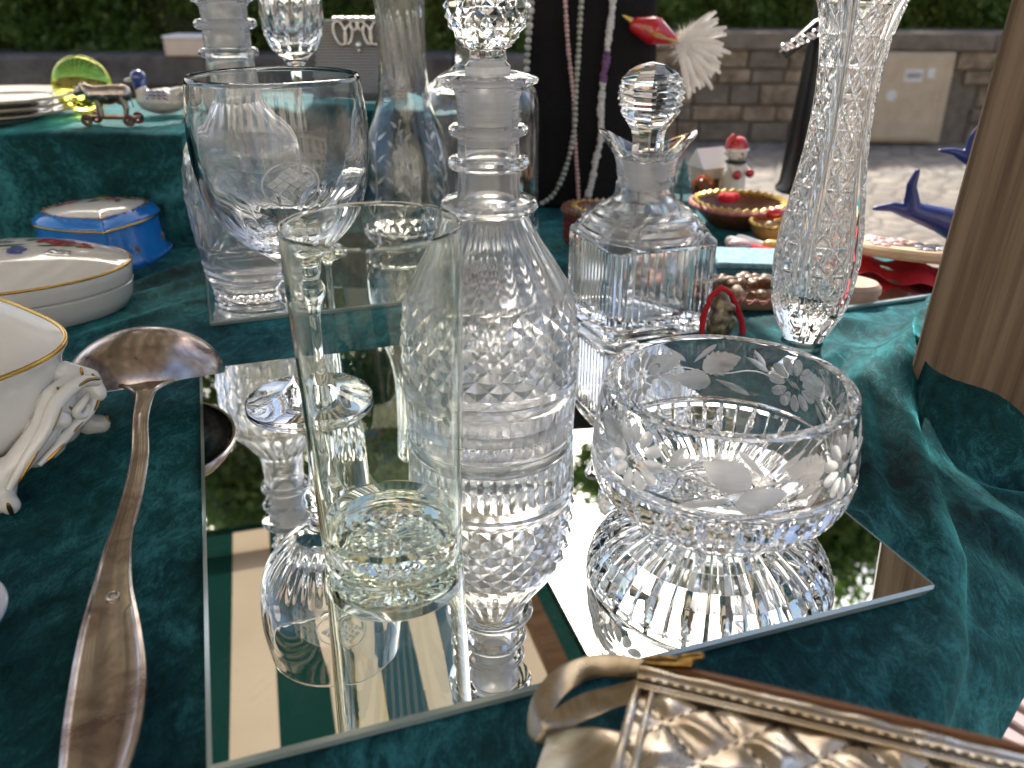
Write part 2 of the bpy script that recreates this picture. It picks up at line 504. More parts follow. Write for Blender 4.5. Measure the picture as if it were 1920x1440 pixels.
M['brick'] = stone('old_brick', (0.09, 0.06, 0.05), (0.17, 0.10, 0.075), (0.22, 0.15, 0.11))
M['mortar'] = plain('mortar', (0.11, 0.10, 0.085), 0.95, c2=(0.16, 0.145, 0.12), scale=20)
M['coping'] = stone('coping_stone', (0.095, 0.078, 0.06), (0.15, 0.127, 0.10), (0.20, 0.172, 0.138))
M['beige_metal'] = plain('beige_painted_metal', (0.44, 0.37, 0.27), 0.45, c2=(0.38, 0.31, 0.22), scale=9)

# ================================================================== SETTING
GZ = -0.76
mobj('ground', [(-80, -60, GZ), (80, -60, GZ), (80, 100, GZ), (-80, 100, GZ)], [(0, 1, 2, 3)], M['cobble'], smooth=False)['kind'] = 'structure'

def leaf_cloud(P, size, jitter=0.4, up=None):
    """small folded leaves (two triangles each) at points P"""
    n = len(P); d = rng.normal(size=(n, 3)); d /= np.linalg.norm(d, axis=1)[:, None]
    e = rng.normal(size=(n, 3)); e -= d * (e * d).sum(1)[:, None]; e /= np.linalg.norm(e, axis=1)[:, None]
    s = size * (1 + jitter * rng.uniform(-1, 1, n))[:, None]
    nn = np.cross(d, e)
    V = np.empty((n, 4, 3)); V[:, 0] = P - d * s * 0.5; V[:, 1] = P + e * s * 0.28 + nn * s * 0.1; V[:, 2] = P + d * s * 0.5; V[:, 3] = P - e * s * 0.28 + nn * s * 0.1
    return V.reshape(-1, 3), n

def quads_obj(name, V, n, m, parent=None):
    me = bpy.data.meshes.new(name)
    me.vertices.add(n * 4); me.vertices.foreach_set('co', V.astype(np.float32).ravel())
    me.loops.add(n * 4); me.loops.foreach_set('vertex_index', np.arange(n * 4, dtype=np.int32))
    me.polygons.add(n); me.polygons.foreach_set('loop_start', np.arange(0, n * 4, 4, dtype=np.int32))
    me.materials.append(m); me.update(calc_edges=True); me.validate()
    return link(bpy.data.objects.new(name, me), parent)

def hedge(name, x0, x1, yf, yb, z0, z1, n, label):
    t = thing(name, ((x0 + x1) / 2, (yf + yb) / 2, z0), label, 'hedge')
    L, D, H = x1 - x0, yb - yf, z1 - z0
    x = rng.uniform(-L / 2, L / 2, n); z = rng.uniform(0, H, n)
    bump_ = 0.10 * np.sin(x * 5.1 + 2 * np.sin(z * 4)) + 0.08 * np.sin(x * 11.7 + z * 9) + 0.05 * np.sin(z * 17 + x * 3)
    dep = np.abs(rng.normal(0, 0.10, n))
    y = -D / 2 + 0.12 + bump_ + dep
    top = rng.random(n) < 0.22
    z = np.where(top, H - np.abs(rng.normal(0, 0.06, n)) + 0.05 * np.sin(x * 7), z); y = np.where(top, rng.uniform(-D / 2, D / 2, n), y)
    V, k_ = leaf_cloud(np.stack([x, y, z], 1), 0.045)
    quads_obj('foliage', V, k_, M['leaf'], t)
    box('shade_core', L, D - 0.42, H - 0.12, M['gap_shade'], t, (0, 0.12, H / 2 - 0.06))  # dark filler block; shade between the leaves is put into its colour
    return t
hedge('hedge', -11.5, 0.2, 5.05, 6.0, -0.16, 0.62, 90000, 'dark clipped hedge behind the low dark wall at left')
hedge('hedge', 0.25, 10.0, 6.42, 7.4, -0.12, 0.50, 70000, 'dark hedge above the pale stone wall at right')

def tree(name, x, y, h, rad, n, label, seed):
    r = np.random.default_rng(seed)
    t = thing(name, (x, y, GZ), label, 'tree', 'trees beyond the hedge')
    path = [(0, 0, 0), (0.1, 0, h * 0.2), (-0.05, 0.1, h * 0.42), (0.1, 0, h * 0.75)]
    V, F = tube_geo(spline(path, 5), [0.26 - 0.21 * i / 15 for i in range(16)], 10)
    C = []
    for q in range(26):
        a = r.uniform(0, 2 * pi); b = r.uniform(0.15, 1); cz = h * r.uniform(0.42, 0.95)
        R = rad * b * sqrt(max(0.1, 1 - ((cz / h - 0.66) / 0.40) ** 2))
        c_ = Vector((R * cos(a), R * sin(a), cz)); C.append((c_, r.uniform(0.55, 1.15)))
        st = Vector((0, 0, h * r.uniform(0.25, 0.5)))
        v2, f2 = tube_geo([st, st.lerp(c_, 0.5) + Vector((0, 0, 0.2)), c_], [0.08, 0.05, 0.02], 6)
        o = len(V); V += v2; F += [tuple(i + o for i in f) for f in f2]
    mobj('trunk', V, F, M['bark'], t)
    pts = []
    for c_, s in C:
        m_ = int(n / len(C)); g = r.normal(size=(m_, 3)); g /= np.linalg.norm(g, axis=1)[:, None]
        g *= (r.random(m_) ** 0.5)[:, None] * s * rad * 0.42; pts.append(g * (1, 1, 0.75) + np.array(c_))
    Vl, k_ = leaf_cloud(np.concatenate(pts), 0.17)
    quads_obj('crown', Vl, k_, M['leaf'], t)
tree('tree', -6.6, 13.5, 11.0, 3.3, 42000, 'tall leafy tree beyond the left end of the hedge', 1)
tree('tree', -2.9, 15.5, 11.5, 3.0, 40000, 'tall leafy tree beyond the middle of the hedge', 2)
tree('tree', 7.2, 14.5, 12.5, 3.6, 46000, 'tall leafy tree beyond the right end of the hedge', 3)
tree('tree', 3.9, 17.0, 12.0, 2.6, 26000, 'slender leafy tree beyond the stone wall', 4)

def stone_wall(name, x0, x1, yc, rot, ztop, cop_h, rows, label, mats, cop_mat, lens, depth=0.35, hole=None):
    """a core of mortar with single stones and coping stones"""
    t = thing(name, ((x0 + x1) / 2, yc, GZ), label, 'wall', rz=rot); t['kind'] = 'thing'
    L = x1 - x0; H = ztop - cop_h - GZ
    box('mortar_core', L, depth - 0.03, H, M['mortar'], t, (0, 0, H / 2))
    z = 0.0; tot = sum(rows)
    for ri, rh in enumerate(rows):
        hh = H * rh / tot; x = -L / 2 - random.uniform(0, 0.2)
        while x < L / 2:
            w = random.uniform(*lens); xa, xb = max(x, -L / 2), min(x + w, L / 2)
            if xb - xa > 0.05 and not (hole and xa < hole[1] and xb > hole[0] and z + hh * 0.5 < hole[2]):
                box('stone', xb - xa - 0.012, 0.08, hh - 0.012, random.choice(mats), t,
                    ((xa + xb) / 2, -depth / 2 + 0.02 + random.uniform(-0.008, 0.006), z + hh / 2), (random.uniform(-0.01, 0.01), 0, random.uniform(-0.012, 0.012)), 0.007)
            x += w
        z += hh
    x = -L / 2
    while x < L / 2:
        w = random.uniform(0.8, 1.2); xb = min(x + w, L / 2)
        box('coping_stone', xb - x - 0.008, depth + 0.10, cop_h, cop_mat, t, ((x + xb) / 2, random.uniform(-.004, .004), H + cop_h / 2 + 0.001), bev=0.012, seg=2)
        x += w
    return t
stone_wall('garden_wall', -11.5, 0.1, 5.0, 0.0, -0.10, 0.15, [1, 1, 1, 1, 1, 1], 'low dark garden wall with thick coping at left', [M['brick'], M['stone_dark']], M['stone_dark'], (0.2, 0.34))
wallR = stone_wall('garden_wall', 0.15, 9.85, 6.07, radians(-4), -0.055, 0.11, [1.15, 0.9, 1.2, 0.8, 1.0], 'pale sandstone block wall with a metal hatch at right', [M['stone'], M['stone'], M['coping']], M['coping'], (0.18, 0.42), hole=(-2.635, -2.095, 0.58))

# pale townhouse added unseen behind the camera, for sun bounce and glass reflections
M['plaster'] = plain('cream_plaster', (0.60, 0.55, 0.46), 0.9, c2=(0.54, 0.49, 0.41), scale=1.2)
M['pane'] = plain('window_pane', (0.03, 0.04, 0.05), 0.05)
M['roof_tile'] = plain('red_roof_tile', (0.22, 0.08, 0.05), 0.8, c2=(0.28, 0.11, 0.07), scale=6)
t = thing('townhouse', (0, -11.0, GZ), 'added pale townhouse behind the camera, unseen, bouncing sun onto the glass', 'building')
box('facade', 26.0, 0.5, 9.0, M['plaster'], t, (0, 0, 4.5))
box('plinth', 26.1, 0.62, 0.7, M['coping'], t, (0, 0, 0.35))
mobj('roof', [(-13.3, 0.6, 9.0), (13.3, 0.6, 9.0), (13.3, -3.5, 12.0), (-13.3, -3.5, 12.0), (-13.3, 0.6, 8.8), (13.3, 0.6, 8.8), (13.3, -3.5, 11.8), (-13.3, -3.5, 11.8)], [(0, 1, 2, 3), (7, 6, 5, 4), (0, 4, 5, 1), (2, 6, 7, 3), (1, 5, 6, 2), (0, 3, 7, 4)], M['roof_tile'], t, False)
wf = box_mesh('window', 1.35, 0.10, 1.85, 0.01); wf.materials.append(M['white_paint'] if 'white_paint' in M else plain('white_paint', (0.75, 0.75, 0.73), 0.5))
wp = box_mesh('pane', 0.52, 0.02, 1.55); wp.materials.append(M['pane'])
for r_ in range(3):
    for q in range(9):
        w_ = inst('window', wf, t, (-11.2 + q * 2.8, 0.26, 1.9 + r_ * 2.8))
        for sx in (-1, 1): inst('pane', wp, w_, (sx * 0.31, 0.05, 0))

# metal hatch let into the stone wall
t = thing('utility_hatch', (2.62, 5.985, GZ + 0.02), 'beige metal utility hatch with stickers set in the stone wall', 'hatch', rz=radians(-4))
box('frame', 0.52, 0.06, 0.57, M['beige_metal'], t, (0, 0.03, 0.285), bev=0.006)
d_ = box('door', 0.45, 0.022, 0.52, M['beige_metal'], t, (-0.015, -0.011, 0.285), bev=0.005)
M['sticker'] = plain('sticker_paper', (0.62, 0.64, 0.66), 0.5, c2=(0.50, 0.53, 0.55), scale=60)
M['sticker_ink'] = plain('sticker_ink', (0.12, 0.12, 0.13), 0.6)
st = box('sticker', 0.115, 0.002, 0.075, M['sticker'], d_, (0.02, -0.0122, 0.145), bev=0)
for q in range(9):
    box('printed_bar', random.uniform(0.003, 0.008), 0.001, 0.035, M['sticker_ink'], d_, (-0.022 + q * 0.0105, -0.0138, 0.145))
rb = RB(); a = rb.circ(0.034, 0, 24); b = rb.ring([(0, 0, 0.0006)]); rb.join(a, b)
o = rb.build('round_sticker', M['sticker'], d_, None, False); o.location = (-0.10, -0.013, 0.02); o.rotation_euler = (radians(90), 0, 0)
box('small_sticker', 0.045, 0.002, 0.06, M['sticker'], d_, (0.13, -0.0122, 0.16))
for q in range(2): tube('hinge', [(-0.235, -0.012, 0.12 + 0.33 * q), (-0.235, -0.012, 0.18 + 0.33 * q)], 0.009, M['beige_metal'], t)
ball('lock', 0.012, M['old_silver'], t, (0.18, -0.022, 0.29), (1, 0.5, 1))

# pale book-like box lying on the dark wall
t = thing('cream_box', (-1.62, 4.86, -0.098), 'cream cardboard box lying on the dark garden wall', 'box')
M['cream'] = plain('cream_card', (0.60, 0.50, 0.40), 0.7, c2=(0.55, 0.45, 0.36), scale=15)
M['white_card'] = plain('white_card', (0.75, 0.75, 0.74), 0.6)
box('body', 0.34, 0.22, 0.085, M['cream'], t, (0, 0, 0.043), bev=0.012, seg=2)
box('lid', 0.345, 0.225, 0.014, M['white_card'], t, (0, 0, 0.093), bev=0.004)

# drain grate and cigarette end on the ground, right
M['grate'] = plain('worn_pinkish_steel', (0.36, 0.28, 0.27), 0.35, 0.4, c2=(0.44, 0.34, 0.32), scale=14)
M['pit_shade_char'] = plain('pit_shade_and_char', (0.015, 0.012, 0.01), 0.9)
t = thing('drain_grate', (0.80, 0.98, GZ), 'pinkish steel drain grate sunk in the ground at right', 'grate', rz=radians(-52))
box('pit_shade_plate', 0.50, 0.36, 0.006, M['pit_shade_char'], t, (0, 0, 0.003))  # flat plate under the bars, drain hole's shade put into its colour
for q in range(9):
    box('bar', 0.50, 0.028, 0.026, M['grate'], t, (0, -0.168 + q * 0.042, 0.018), bev=0.003)
for q in (-1, 1): box('end_rail', 0.02, 0.37, 0.03, M['grate'], t, (q * 0.261, 0, 0.018), bev=0.003)
M['cork'] = plain('cigarette_filter', (0.70, 0.40, 0.10), 0.7, c2=(0.62, 0.33, 0.08), scale=200)
t = thing('cigarette_end', (0.724, 0.972, GZ + 0.034), 'orange cigarette end lying on the drain grate', 'cigarette', rz=radians(-52))
tube('filter', [(-0.013, 0, 0), (0.013, 0, 0)], 0.0042, M['cork'], t, 12)
tube('burnt_tip', [(0.0131, 0, 0), (0.018, 0.001, 0)], [0.004, 0.003], M['pit_shade_char'], t, 10)

# ------------------------------------------------------------------ table, cloth
t = thing('market_table', (-0.40, 0.62, GZ), 'market table hidden under the green velvet cloth', 'table', rz=0)
M['board'] = timber('table_board', (0.14, 0.085, 0.05), (0.24, 0.15, 0.09), (0.32, 0.21, 0.13), 1, (0.05, 1, 1))
for sx in (-0.74, 0.40):
    for sy in (-0.5, 0.5): box('leg', 0.05, 0.05, 0.72, M['board'], t, (sx, sy, 0.36), bev=0.004)

EDGE = [(-0.15, 0.05), (0.15, 0.100), (0.22, 0.146), (0.26, 0.180), (0.314, 0.216), (0.38, 0.246), (0.50, 0.276), (0.60, 0.306), (0.66, 0.350), (0.75, 0.425), (0.88, 0.458), (0.95, 0.445), (1.05, 0.41), (1.2, 0.365), (1.4, 0.31)]
HANG = [(-0.15, 0.04), (0.24, 0.012), (0.28, 0.030), (0.33, 0.060), (0.37, 0.11), (0.43, 0.22), (0.6, 0.30), (0.8, 0.22), (0.9, 0.16), (1.4, 0.12)]
FOLDS = [([(0.298, 0.640), (0.268, 0.52), (0.238, 0.39), (0.212, 0.320), (0.172, 0.255)], 0.013, 0.011), ([(0.290, 0.655), (0.252, 0.56), (0.222, 0.46), (0.214, 0.39)], 0.012, 0.010),
         ([(0.280, 0.668), (0.236, 0.61), (0.200, 0.53)], 0.010, 0.009), ([(0.262, 0.675), (0.225, 0.64), (0.19, 0.60)], 0.007, 0.009),
         ([(0.204, 0.322), (0.178, 0.285), (0.150, 0.250)], 0.005, 0.008), ([(0.182, 0.312), (0.155, 0.283), (0.128, 0.255)], 0.0035, 0.007), ([(0.150, 0.300), (0.128, 0.270), (0.110, 0.24)], 0.003, 0.007),
         ([(0.235, 0.735), (0.29, 0.725), (0.345, 0.700)], 0.010, 0.014), ([(0.025, 0.91), (0.07, 0.85), (0.10, 0.79)], 0.016, 0.013), ([(0.015, 0.87), (0.05, 0.82), (0.085, 0.77)], 0.010, 0.010),
         ([(-0.335, 0.92), (-0.37, 0.85), (-0.40, 0.78)], 0.007, 0.008), ([(-0.315, 0.87), (-0.36, 0.80), (-0.41, 0.74)], 0.006, 0.007), ([(-0.295, 0.80), (-0.34, 0.74), (-0.38, 0.69)], 0.005, 0.007), ([(-0.16, 0.43), (-0.20, 0.36), (-0.23, 0.29)], 0.003, 0.010)]
FPOLY = [(spline([(x, y, 0) for x, y in p], 6), h, w, (min(q[0] for q in p) - 3 * w, max(q[0] for q in p) + 3 * w, min(q[1] for q in p) - 3 * w, max(q[1] for q in p) + 3 * w)) for p, h, w in FOLDS]
tb = bpy.data.objects['market_table']
for q in range(8):
    ya, yb = -0.10 + q * 0.17, 0.068 + q * 0.17; xr = min(lerp_tab(EDGE, ya + (yb - ya) * i / 10) for i in range(11)) - 0.03
    box('plank', xr + 1.15, yb - ya, 0.028, M['board'], tb, ((xr - 1.15) / 2 + 0.40, (ya + yb) / 2 - 0.62, 0.738), bev=0.003)
PC = Vector((0.374, 0.60)); PA = radians(-31)
def collar(x, y):
    q = Vector((x, y)) - PC; lx = q.x * cos(-PA) - q.y * sin(-PA); ly = q.x * sin(-PA) + q.y * cos(-PA)
    d = hypot(max(abs(lx) - 0.055, 0), max(abs(ly) - 0.055, 0)); ph = atan2(ly, lx)
    return 0.042 * exp(-(d / 0.026) ** 2) * (1 + 0.12 * sin(4 * ph + 1))
def cloth_z(x, y):
    z = -0.0046
    if x > -0.48:
        for P_, h, w, BB in FPOLY:
            if not (BB[0] < x < BB[1] and BB[2] < y < BB[3]): continue
            n = len(P_) - 1; best = 9; bt = 0
            for i in range(n):
                p, q = P_[i], P_[i + 1]; dx, dy = q.x - p.x, q.y - p.y
                f = max(0.0, min(1.0, ((x - p.x) * dx + (y - p.y) * dy) / (dx * dx + dy * dy)))
                d = (p.x + f * dx - x) ** 2 + (p.y + f * dy - y) ** 2
                if d < best: best = d; bt = (i + f) / n
            if best < 9 * w * w: z += h * exp(-best / (w * w)) * max(0.0, sin(pi * (0.10 + 0.90 * bt))) ** 0.8
    return z + collar(x, y) + 0.0006 * sin(x * 61 + 3 * sin(y * 23)) * sin(y * 47 + x * 13)
V = []; F = []
ys = list(np.concatenate([np.linspace(-0.12, 0.20, 26)[:-1], np.linspace(0.20, 0.80, 150)[:-1], np.linspace(0.80, 1.34, 70)]))
xs = list(np.concatenate([np.linspace(-1.22, -0.50, 30)[:-1], np.linspace(-0.50, 0.05, 90)[:-1]])) ; NX = 90; NH = 36
RAD = 0.016
RUN_ = lambda y: lerp_tab([(0.30, 0.60), (0.40, 1.0), (0.64, 1.0), (0.76, 0.60)], y)
RUN2_ = lambda y: 1.0
DROP_ = lambda y: lerp_tab([(0.30, 0.80), (0.40, 0.34), (0.64, 0.26), (0.76, 0.80)], y)
for y in ys:
    e = lerp_tab(EDGE, y); hg = lerp_tab(HANG, y)
    row = [(x, cloth_z(x, y), y) for x in xs]
    for i in range(NX):
        x = 0.05 + (e - RAD - 0.05) * i / (NX - 1); row.append((x, cloth_z(x, y), y))
    zb = row[-1][1]
    for i in range(1, NH + 1):
        s = (hg + RAD * pi / 2) * i / NH; a = s / RAD
        if a < pi / 2: x = e - RAD + RAD * sin(a); z = zb - RAD * (1 - cos(a))
        else:
            dn = s - RAD * pi / 2; amp = min(1, dn / 0.08)
            sl = RUN_(y) * min(1, dn / 0.02); x = e + dn * sl + 0.35 * amp * 0.012 * sin(y * 70 + dn * 18); z = zb - RAD * RUN2_(y) - dn * DROP_(y) + amp * (0.013 * sin(y * 58 + 1.3 - dn * 14) + 0.006 * sin(y * 118 + dn * 25)) + collar(x, y) * 0.9
        row.append((x, z, y))
    for x, z, _ in row:
        yo = y
        if y > 1.30: z -= (y - 1.30) * 3.0; yo = 1.30 + (y - 1.30) * 0.3
        V.append((x, yo, z))
W = len(xs) + NX + NH
for j in range(len(ys) - 1):
    for i in range(W - 1):
        F.append((j * W + i, j * W + i + 1, (j + 1) * W + i + 1, (j + 1) * W + i))
mir = mobj('tablecloth', V, F, M['velvet'])
tag(mir, 'dark green crushed velvet cloth spread over the table', 'tablecloth')

P_ = []
for q in range(49):
    a = 2 * pi * q / 48; k_ = 0.0575 / max(abs(cos(a)), abs(sin(a))) * (1 - 0.10 * abs(sin(2 * a)) ** 3); lx, ly = k_ * cos(a), k_ * sin(a)
    x = PC.x + lx * cos(PA) - ly * sin(PA); y = PC.y + lx * sin(PA) + ly * cos(PA); dn = max(0, x - lerp_tab(EDGE, y))
    P_.append((x, y, 0.041 - 0.26 * dn + 0.004 * sin(3 * a) + 0.003 * sin(7 * a)))
tube('rolled_edge', P_, [0.0085 + 0.0018 * sin(q * 0.8) + 0.001 * sin(q * 2.1) for q in range(49)], M['velvet'], mir, 12)

def step_cover(name, x0, x1, y0, y1, h, label, seed):
    r = random.Random(seed); V = []; F = []; nx = 70
    prof = [(y0 - 0.004, 0.0), (y0 - 0.002, 0.03)] + [(y0 - 0.001 + 0.0005 * i, h * (0.3 + 0.6 * i / 8)) for i in range(9)]
    prof += [(y0 + 0.002, h - 0.005), (y0 + 0.006, h - 0.0015), (y0 + 0.012, h)] + [(y0 + 0.012 + (y1 - y0 - 0.03) * i / 20, h) for i in range(1, 21)] + [(y1 - 0.004, h - 0.004), (y1, h - 0.02), (y1, 0.0)]
    for i in range(nx + 1):
        x = x0 + (x1 - x0) * i / nx
        for q, (y, z) in enumerate(prof):
            f = 0.006 * sin(x * 23 + seed) * (1 - z / h) + 0.0025 * sin(x * 71 + z * 30)
            zz = z + (0.0012 * sin(x * 37 + y * 20) if z > h * 0.95 else 0)
            ex = 0.0
            V.append((x, y - (f if q < 13 else 0), max(zz, 0)))
    n = len(prof)
    for i in range(nx):
        for q in range(n - 1): F.append((i * n + q, (i + 1) * n + q, (i + 1) * n + q + 1, i * n + q + 1))
    F.append(tuple(range(n))); F.append(tuple(nx * n + q for q in range(n - 1, -1, -1)))
    o = mobj(name, [(a - (x0 + x1) / 2, b - y0, c) for a, b, c in V], F, M['velvet'], None, True, 60, True)
    o.location = ((x0 + x1) / 2, y0, -0.0042)
    return tag(o, label, 'display step')
SH = 0.122
step_cover('display_step', -1.18, -0.365, 0.977, 1.30, SH + 0.0042, 'velvet covered display step at back left carrying plates and duck', 3)
step_cover('display_step', -0.36, 0.0, 1.165, 1.295, SH + 0.0042, 'narrow velvet covered step behind the carafes carrying the evening bag', 5)

# ------------------------------------------------------------------ mirrors
MA = radians(18.5)
def mirror(name, near_left, w, l, ang, label):
    u = Vector((cos(ang), sin(ang))); v_ = Vector((-sin(ang), cos(ang)))
    c = Vector(near_left) + u * (w / 2) + v_ * (l / 2)
    t = thing(name, (c.x, c.y, -0.004), label, 'mirror', 'mirrors on the table', rz=ang)
    hw, hl, b = w / 2, l / 2, 0.0022
    def rect(ix, z): return [(-hw + ix, -hl + ix, z), (hw - ix, -hl + ix, z), (hw - ix, hl - ix, z), (-hw + ix, hl - ix, z)]
    mobj('mirror_face', rect(b, 0.004), [(0, 1, 2, 3)], M['mirror'], t, False)
    V = rect(b, 0.004) + rect(0, 0.0032) + rect(0, 0.0004) + rect(0.0004, 0.0)
    F = []
    for q in range(3):
        for k_ in range(4): F.append((q * 4 + k_, (q + 1) * 4 + k_, (q + 1) * 4 + (k_ + 1) % 4, q * 4 + (k_ + 1) % 4))
    F.append((12, 15, 14, 13))
    mobj('ground_edge', V, F, M['mirror_edge'], t, False, None, True)
    return t
mirror('mirror', (-0.119, 0.2399), 0.354, 0.402, MA, 'large mirror tile lying on the cloth under tumbler and cut bowl')
mirror('mirror', (-0.270, 0.721), 0.355, 0.262, radians(19.4), 'smaller mirror tile at back under the carafes')
mirror('mirror', (0.300, 0.757), 0.14, 0.19, radians(20), 'small mirror tile at back right under the Christmas ornaments')

# ------------------------------------------------------------------ timber post and striped awning
t = thing('timber_post', (PC.x - 0.040, PC.y + 0.008, GZ), 'square weathered timber post at the right edge of the table', 'post', rz=PA)
me = box_mesh('post_shaft', 0.11, 0.11, 1.95, 0.004, 2)
me.materials.append(M['timber']); o = inst('post_shaft', me, t, (0, 0, 0.975))
t.rotation_euler = (0, radians(2.6), PA)

AW = radians(16); AC = Vector((-0.04, 2.18)); AZ = 1.10
t = thing('awning', (AC.x, AC.y, AZ), 'green and cream striped awning over the stall seen in the mirror', 'awning', rz=AW)
def awn_z(u, v_): return -0.010 * sin(v_ * 4.2) * sin(u * 5) + 0.02 * sin(v_ * 1.4)
def stripe(u0, u1, mk):
    V = []; F = []; nv = 30; nu = 4
    for j in range(nv + 1):
        for i in range(nu + 1):
            u_, v_ = u0 + (u1 - u0) * i / nu, -2.7 + 2.7 * j / nv
            V.append((u_, v_, awn_z(u_, v_)))
    for j in range(nv):
        for i in range(nu):
            a = j * (nu + 1) + i; F.append((a, a + 1, a + nu + 2, a + nu + 1))
    mobj('stripe', V, F, M[mk], t)
stripe(-0.05, 0.0, 'awning_green')
u_ = -0.05
while u_ > -2.0:
    stripe(u_ - 0.095, u_, 'awning_cream'); stripe(u_ - 0.2035, u_ - 0.095, 'awning_green'); u_ -= 0.2035
tube('front_hem', [(q * 0.1 - 2.1, 0.0, awn_z(q * 0.1 - 2.1, 0) - 0.004) for q in range(22)], 0.008, M['awning_green'], t, 8)
tube('side_hem', [(0, -2.7 + q * 0.1, awn_z(0, -2.7 + q * 0.1) - 0.003) for q in range(28)], 0.006, M['awning_green'], t, 8)
for q in (-0.0865, -1.10, -2.0): box('rafter', 0.04, 2.55, 0.045, M['rafter'], t, (q, -1.35, -0.062))
for q in (-0.10, -1.35): box('batten', 2.05, 0.05, 0.03, M['rafter'], t, (-1.05, q, 0.045))
box('hanging_rail', 1.25, 0.035, 0.035, M['rafter'], t, (0.10, -1.40, -0.115))

# ================================================================== GLASS
E0 = 0.0003        # clearance above the mirror
def ring_decanter(name, loc, label, body, neck, flutes, dia, dia_rows, dia_z, inner, lip, stopper=True, sc=1.0, rz=0.0, peak=0.0024):
    """body: (r,z) below the diamonds; dia_z: band of pyramids; neck: (r,z) above"""
    t = thing(name, loc, label, 'decanter', rz=rz)
    rb = RB(); N = 216
    c = rb.ring([(0, 0, 0.0016)]); prev = c
    # star cut into the base
    for r_, d_ in ((0.012, 0.0008), (0.024, 0.0012), (0.036, 0.0012), (0.044, 0.0002)):
        cur = rb.ring([(r_ * sc * cos(2 * pi * q / 48), r_ * sc * sin(2 * pi * q / 48), 0.0006 + (d_ if q % 2 else 0)) for q in range(48)])
        rb.join(prev, cur); prev = cur
    cur = rb.circ(body[0][0] - 0.0015, 0.0, N); rb.join(prev, cur); prev = cur
    cur = rb.circ(body[0][0], 0.0015, N); rb.join(prev, cur); prev = cur
    (r0, z0), (r1, z1) = body[1], body[2]
    cur = rb.circ(r0, z0, N); rb.join(prev, cur); prev = cur
    # upright flutes round the foot
    nf = flutes; lo = []
    for zz, rr, dep in ((z0, r0, 0.0), (z0 + 0.0025, r0, 0.0016), ((z0 + z1) / 2, (r0 + r1) / 2, 0.0018), (z1 - 0.0025, r1, 0.0016), (z1, r1, 0.0)):
        cur = rb.ring([((rr - (dep if q % 2 else 0)) * cos(pi * q / nf), (rr - (dep if q % 2 else 0)) * sin(pi * q / nf), zz) for q in range(2 * nf)])
        rb.join(prev, cur); prev = cur
    for r_, z_ in body[3:]:
        cur = rb.circ(r_, z_, N); rb.join(prev, cur); prev = cur
    za, zb = dia_z; n2 = 2 * dia; rows = 2 * dia_rows; rings = []
    for j in range(rows + 1):
        zz = za + (zb - za) * j / rows; rr = lerp_tab(inner['dia_r'], zz)
        h = peak if 0 < j < rows else 0.0006
        rings.append(rb.ring([((rr + (h if (q + j) % 2 == 0 else -0.0002)) * cos(2 * pi * q / n2), (rr + (h if (q + j) % 2 == 0 else -0.0002)) * sin(2 * pi * q / n2), zz) for q in range(n2)]))
    cur = rb.circ(lerp_tab(inner['dia_r'], za) + 0.0004, za - 0.001, N); rb.join(prev, cur); rb.join(cur, rings[0])
    rb.checker(rings); prev = rings[-1]
    # fluted shoulder
    for zz, rr, dep in neck['shoulder']:
        cur = rb.ring([((rr - dep * (0.5 - 0.5 * cos(2 * pi * q / 8))) * cos(2 * pi * q / 192), (rr - dep * (0.5 - 0.5 * cos(2 * pi * q / 8))) * sin(2 * pi * q / 192), zz) for q in range(192)])
        rb.join(prev, cur); prev = cur
    for r_, z_ in neck['rings']:
        cur = rb.circ(r_, z_, N); rb.join(prev, cur); prev = cur
    # over the lip and down the bore (ground glass), then the cavity
    rb.mi = 1
    for r_, z_ in neck['bore']:
        cur = rb.circ(r_, z_, 96); rb.join(prev, cur); prev = cur
    rb.mi = 2
    for r_, z_ in inner['cavity']:
        cur = rb.ring([(0, 0, z_)]) if r_ == 0 else rb.circ(r_, z_, 96); rb.join(prev, cur); prev = cur
    o = rb.build('body', None, t, 24, True, [M['crystal'], M['frost'], M['cloudy']])
    o.scale = (sc, sc, sc)
    return t

def torus_ring(rc, zc, r_in, bulge, h, n=7):
    """bulging ring on a neck of radius r_in"""
    out = []
    for i in range(n + 1):
        a = pi * i / n
        out.append((r_in + bulge * sin(a) ** 0.8, zc - h / 2 * cos(a)))
    return out

# the big diamond-cut decanter with three neck rings
neck = dict(
    shoulder=[(0.1010, 0.0506, 0.0), (0.1055, 0.0490, 0.0), (0.1085, 0.0472, 0.0006), (0.118, 0.0415, 0.0009), (0.130, 0.0335, 0.0009), (0.140, 0.0278, 0.0007), (0.147, 0.0242, 0.0003), (0.1495, 0.0236, 0.0)],
    rings=torus_ring(0, 0.1540, 0.0236, 0.0062, 0.0085) + [(0.0195, 0.1592), (0.0186, 0.164), (0.0186, 0.1745)] + torus_ring(0, 0.1795, 0.0186, 0.0062, 0.0080)
        + [(0.0183, 0.1845), (0.0182, 0.1935)] + torus_ring(0, 0.1983, 0.0182, 0.0054, 0.0074) + [(0.0180, 0.2030), (0.0184, 0.2160), (0.0200, 0.2205), (0.0255, 0.2228), (0.0288, 0.2246), (0.0294, 0.2262), (0.0286, 0.2278), (0.0240, 0.2292), (0.0165, 0.2302)],
    bore=[(0.0150, 0.2298), (0.0142, 0.226), (0.0136, 0.21), (0.0132, 0.190)])
inner = dict(dia_r=[(0.040, 0.0562), (0.050, 0.0562), (0.075, 0.0553), (0.09, 0.0533), (0.1, 0.0508)],
             cavity=[(0.0134, 0.187), (0.0140, 0.165), (0.0165, 0.150), (0.0235, 0.139), (0.036, 0.118), (0.0445, 0.102), (0.0495, 0.080), (0.0512, 0.050), (0.0508, 0.020), (0.046, 0.0105), (0.030, 0.0085), (0, 0.0080)])
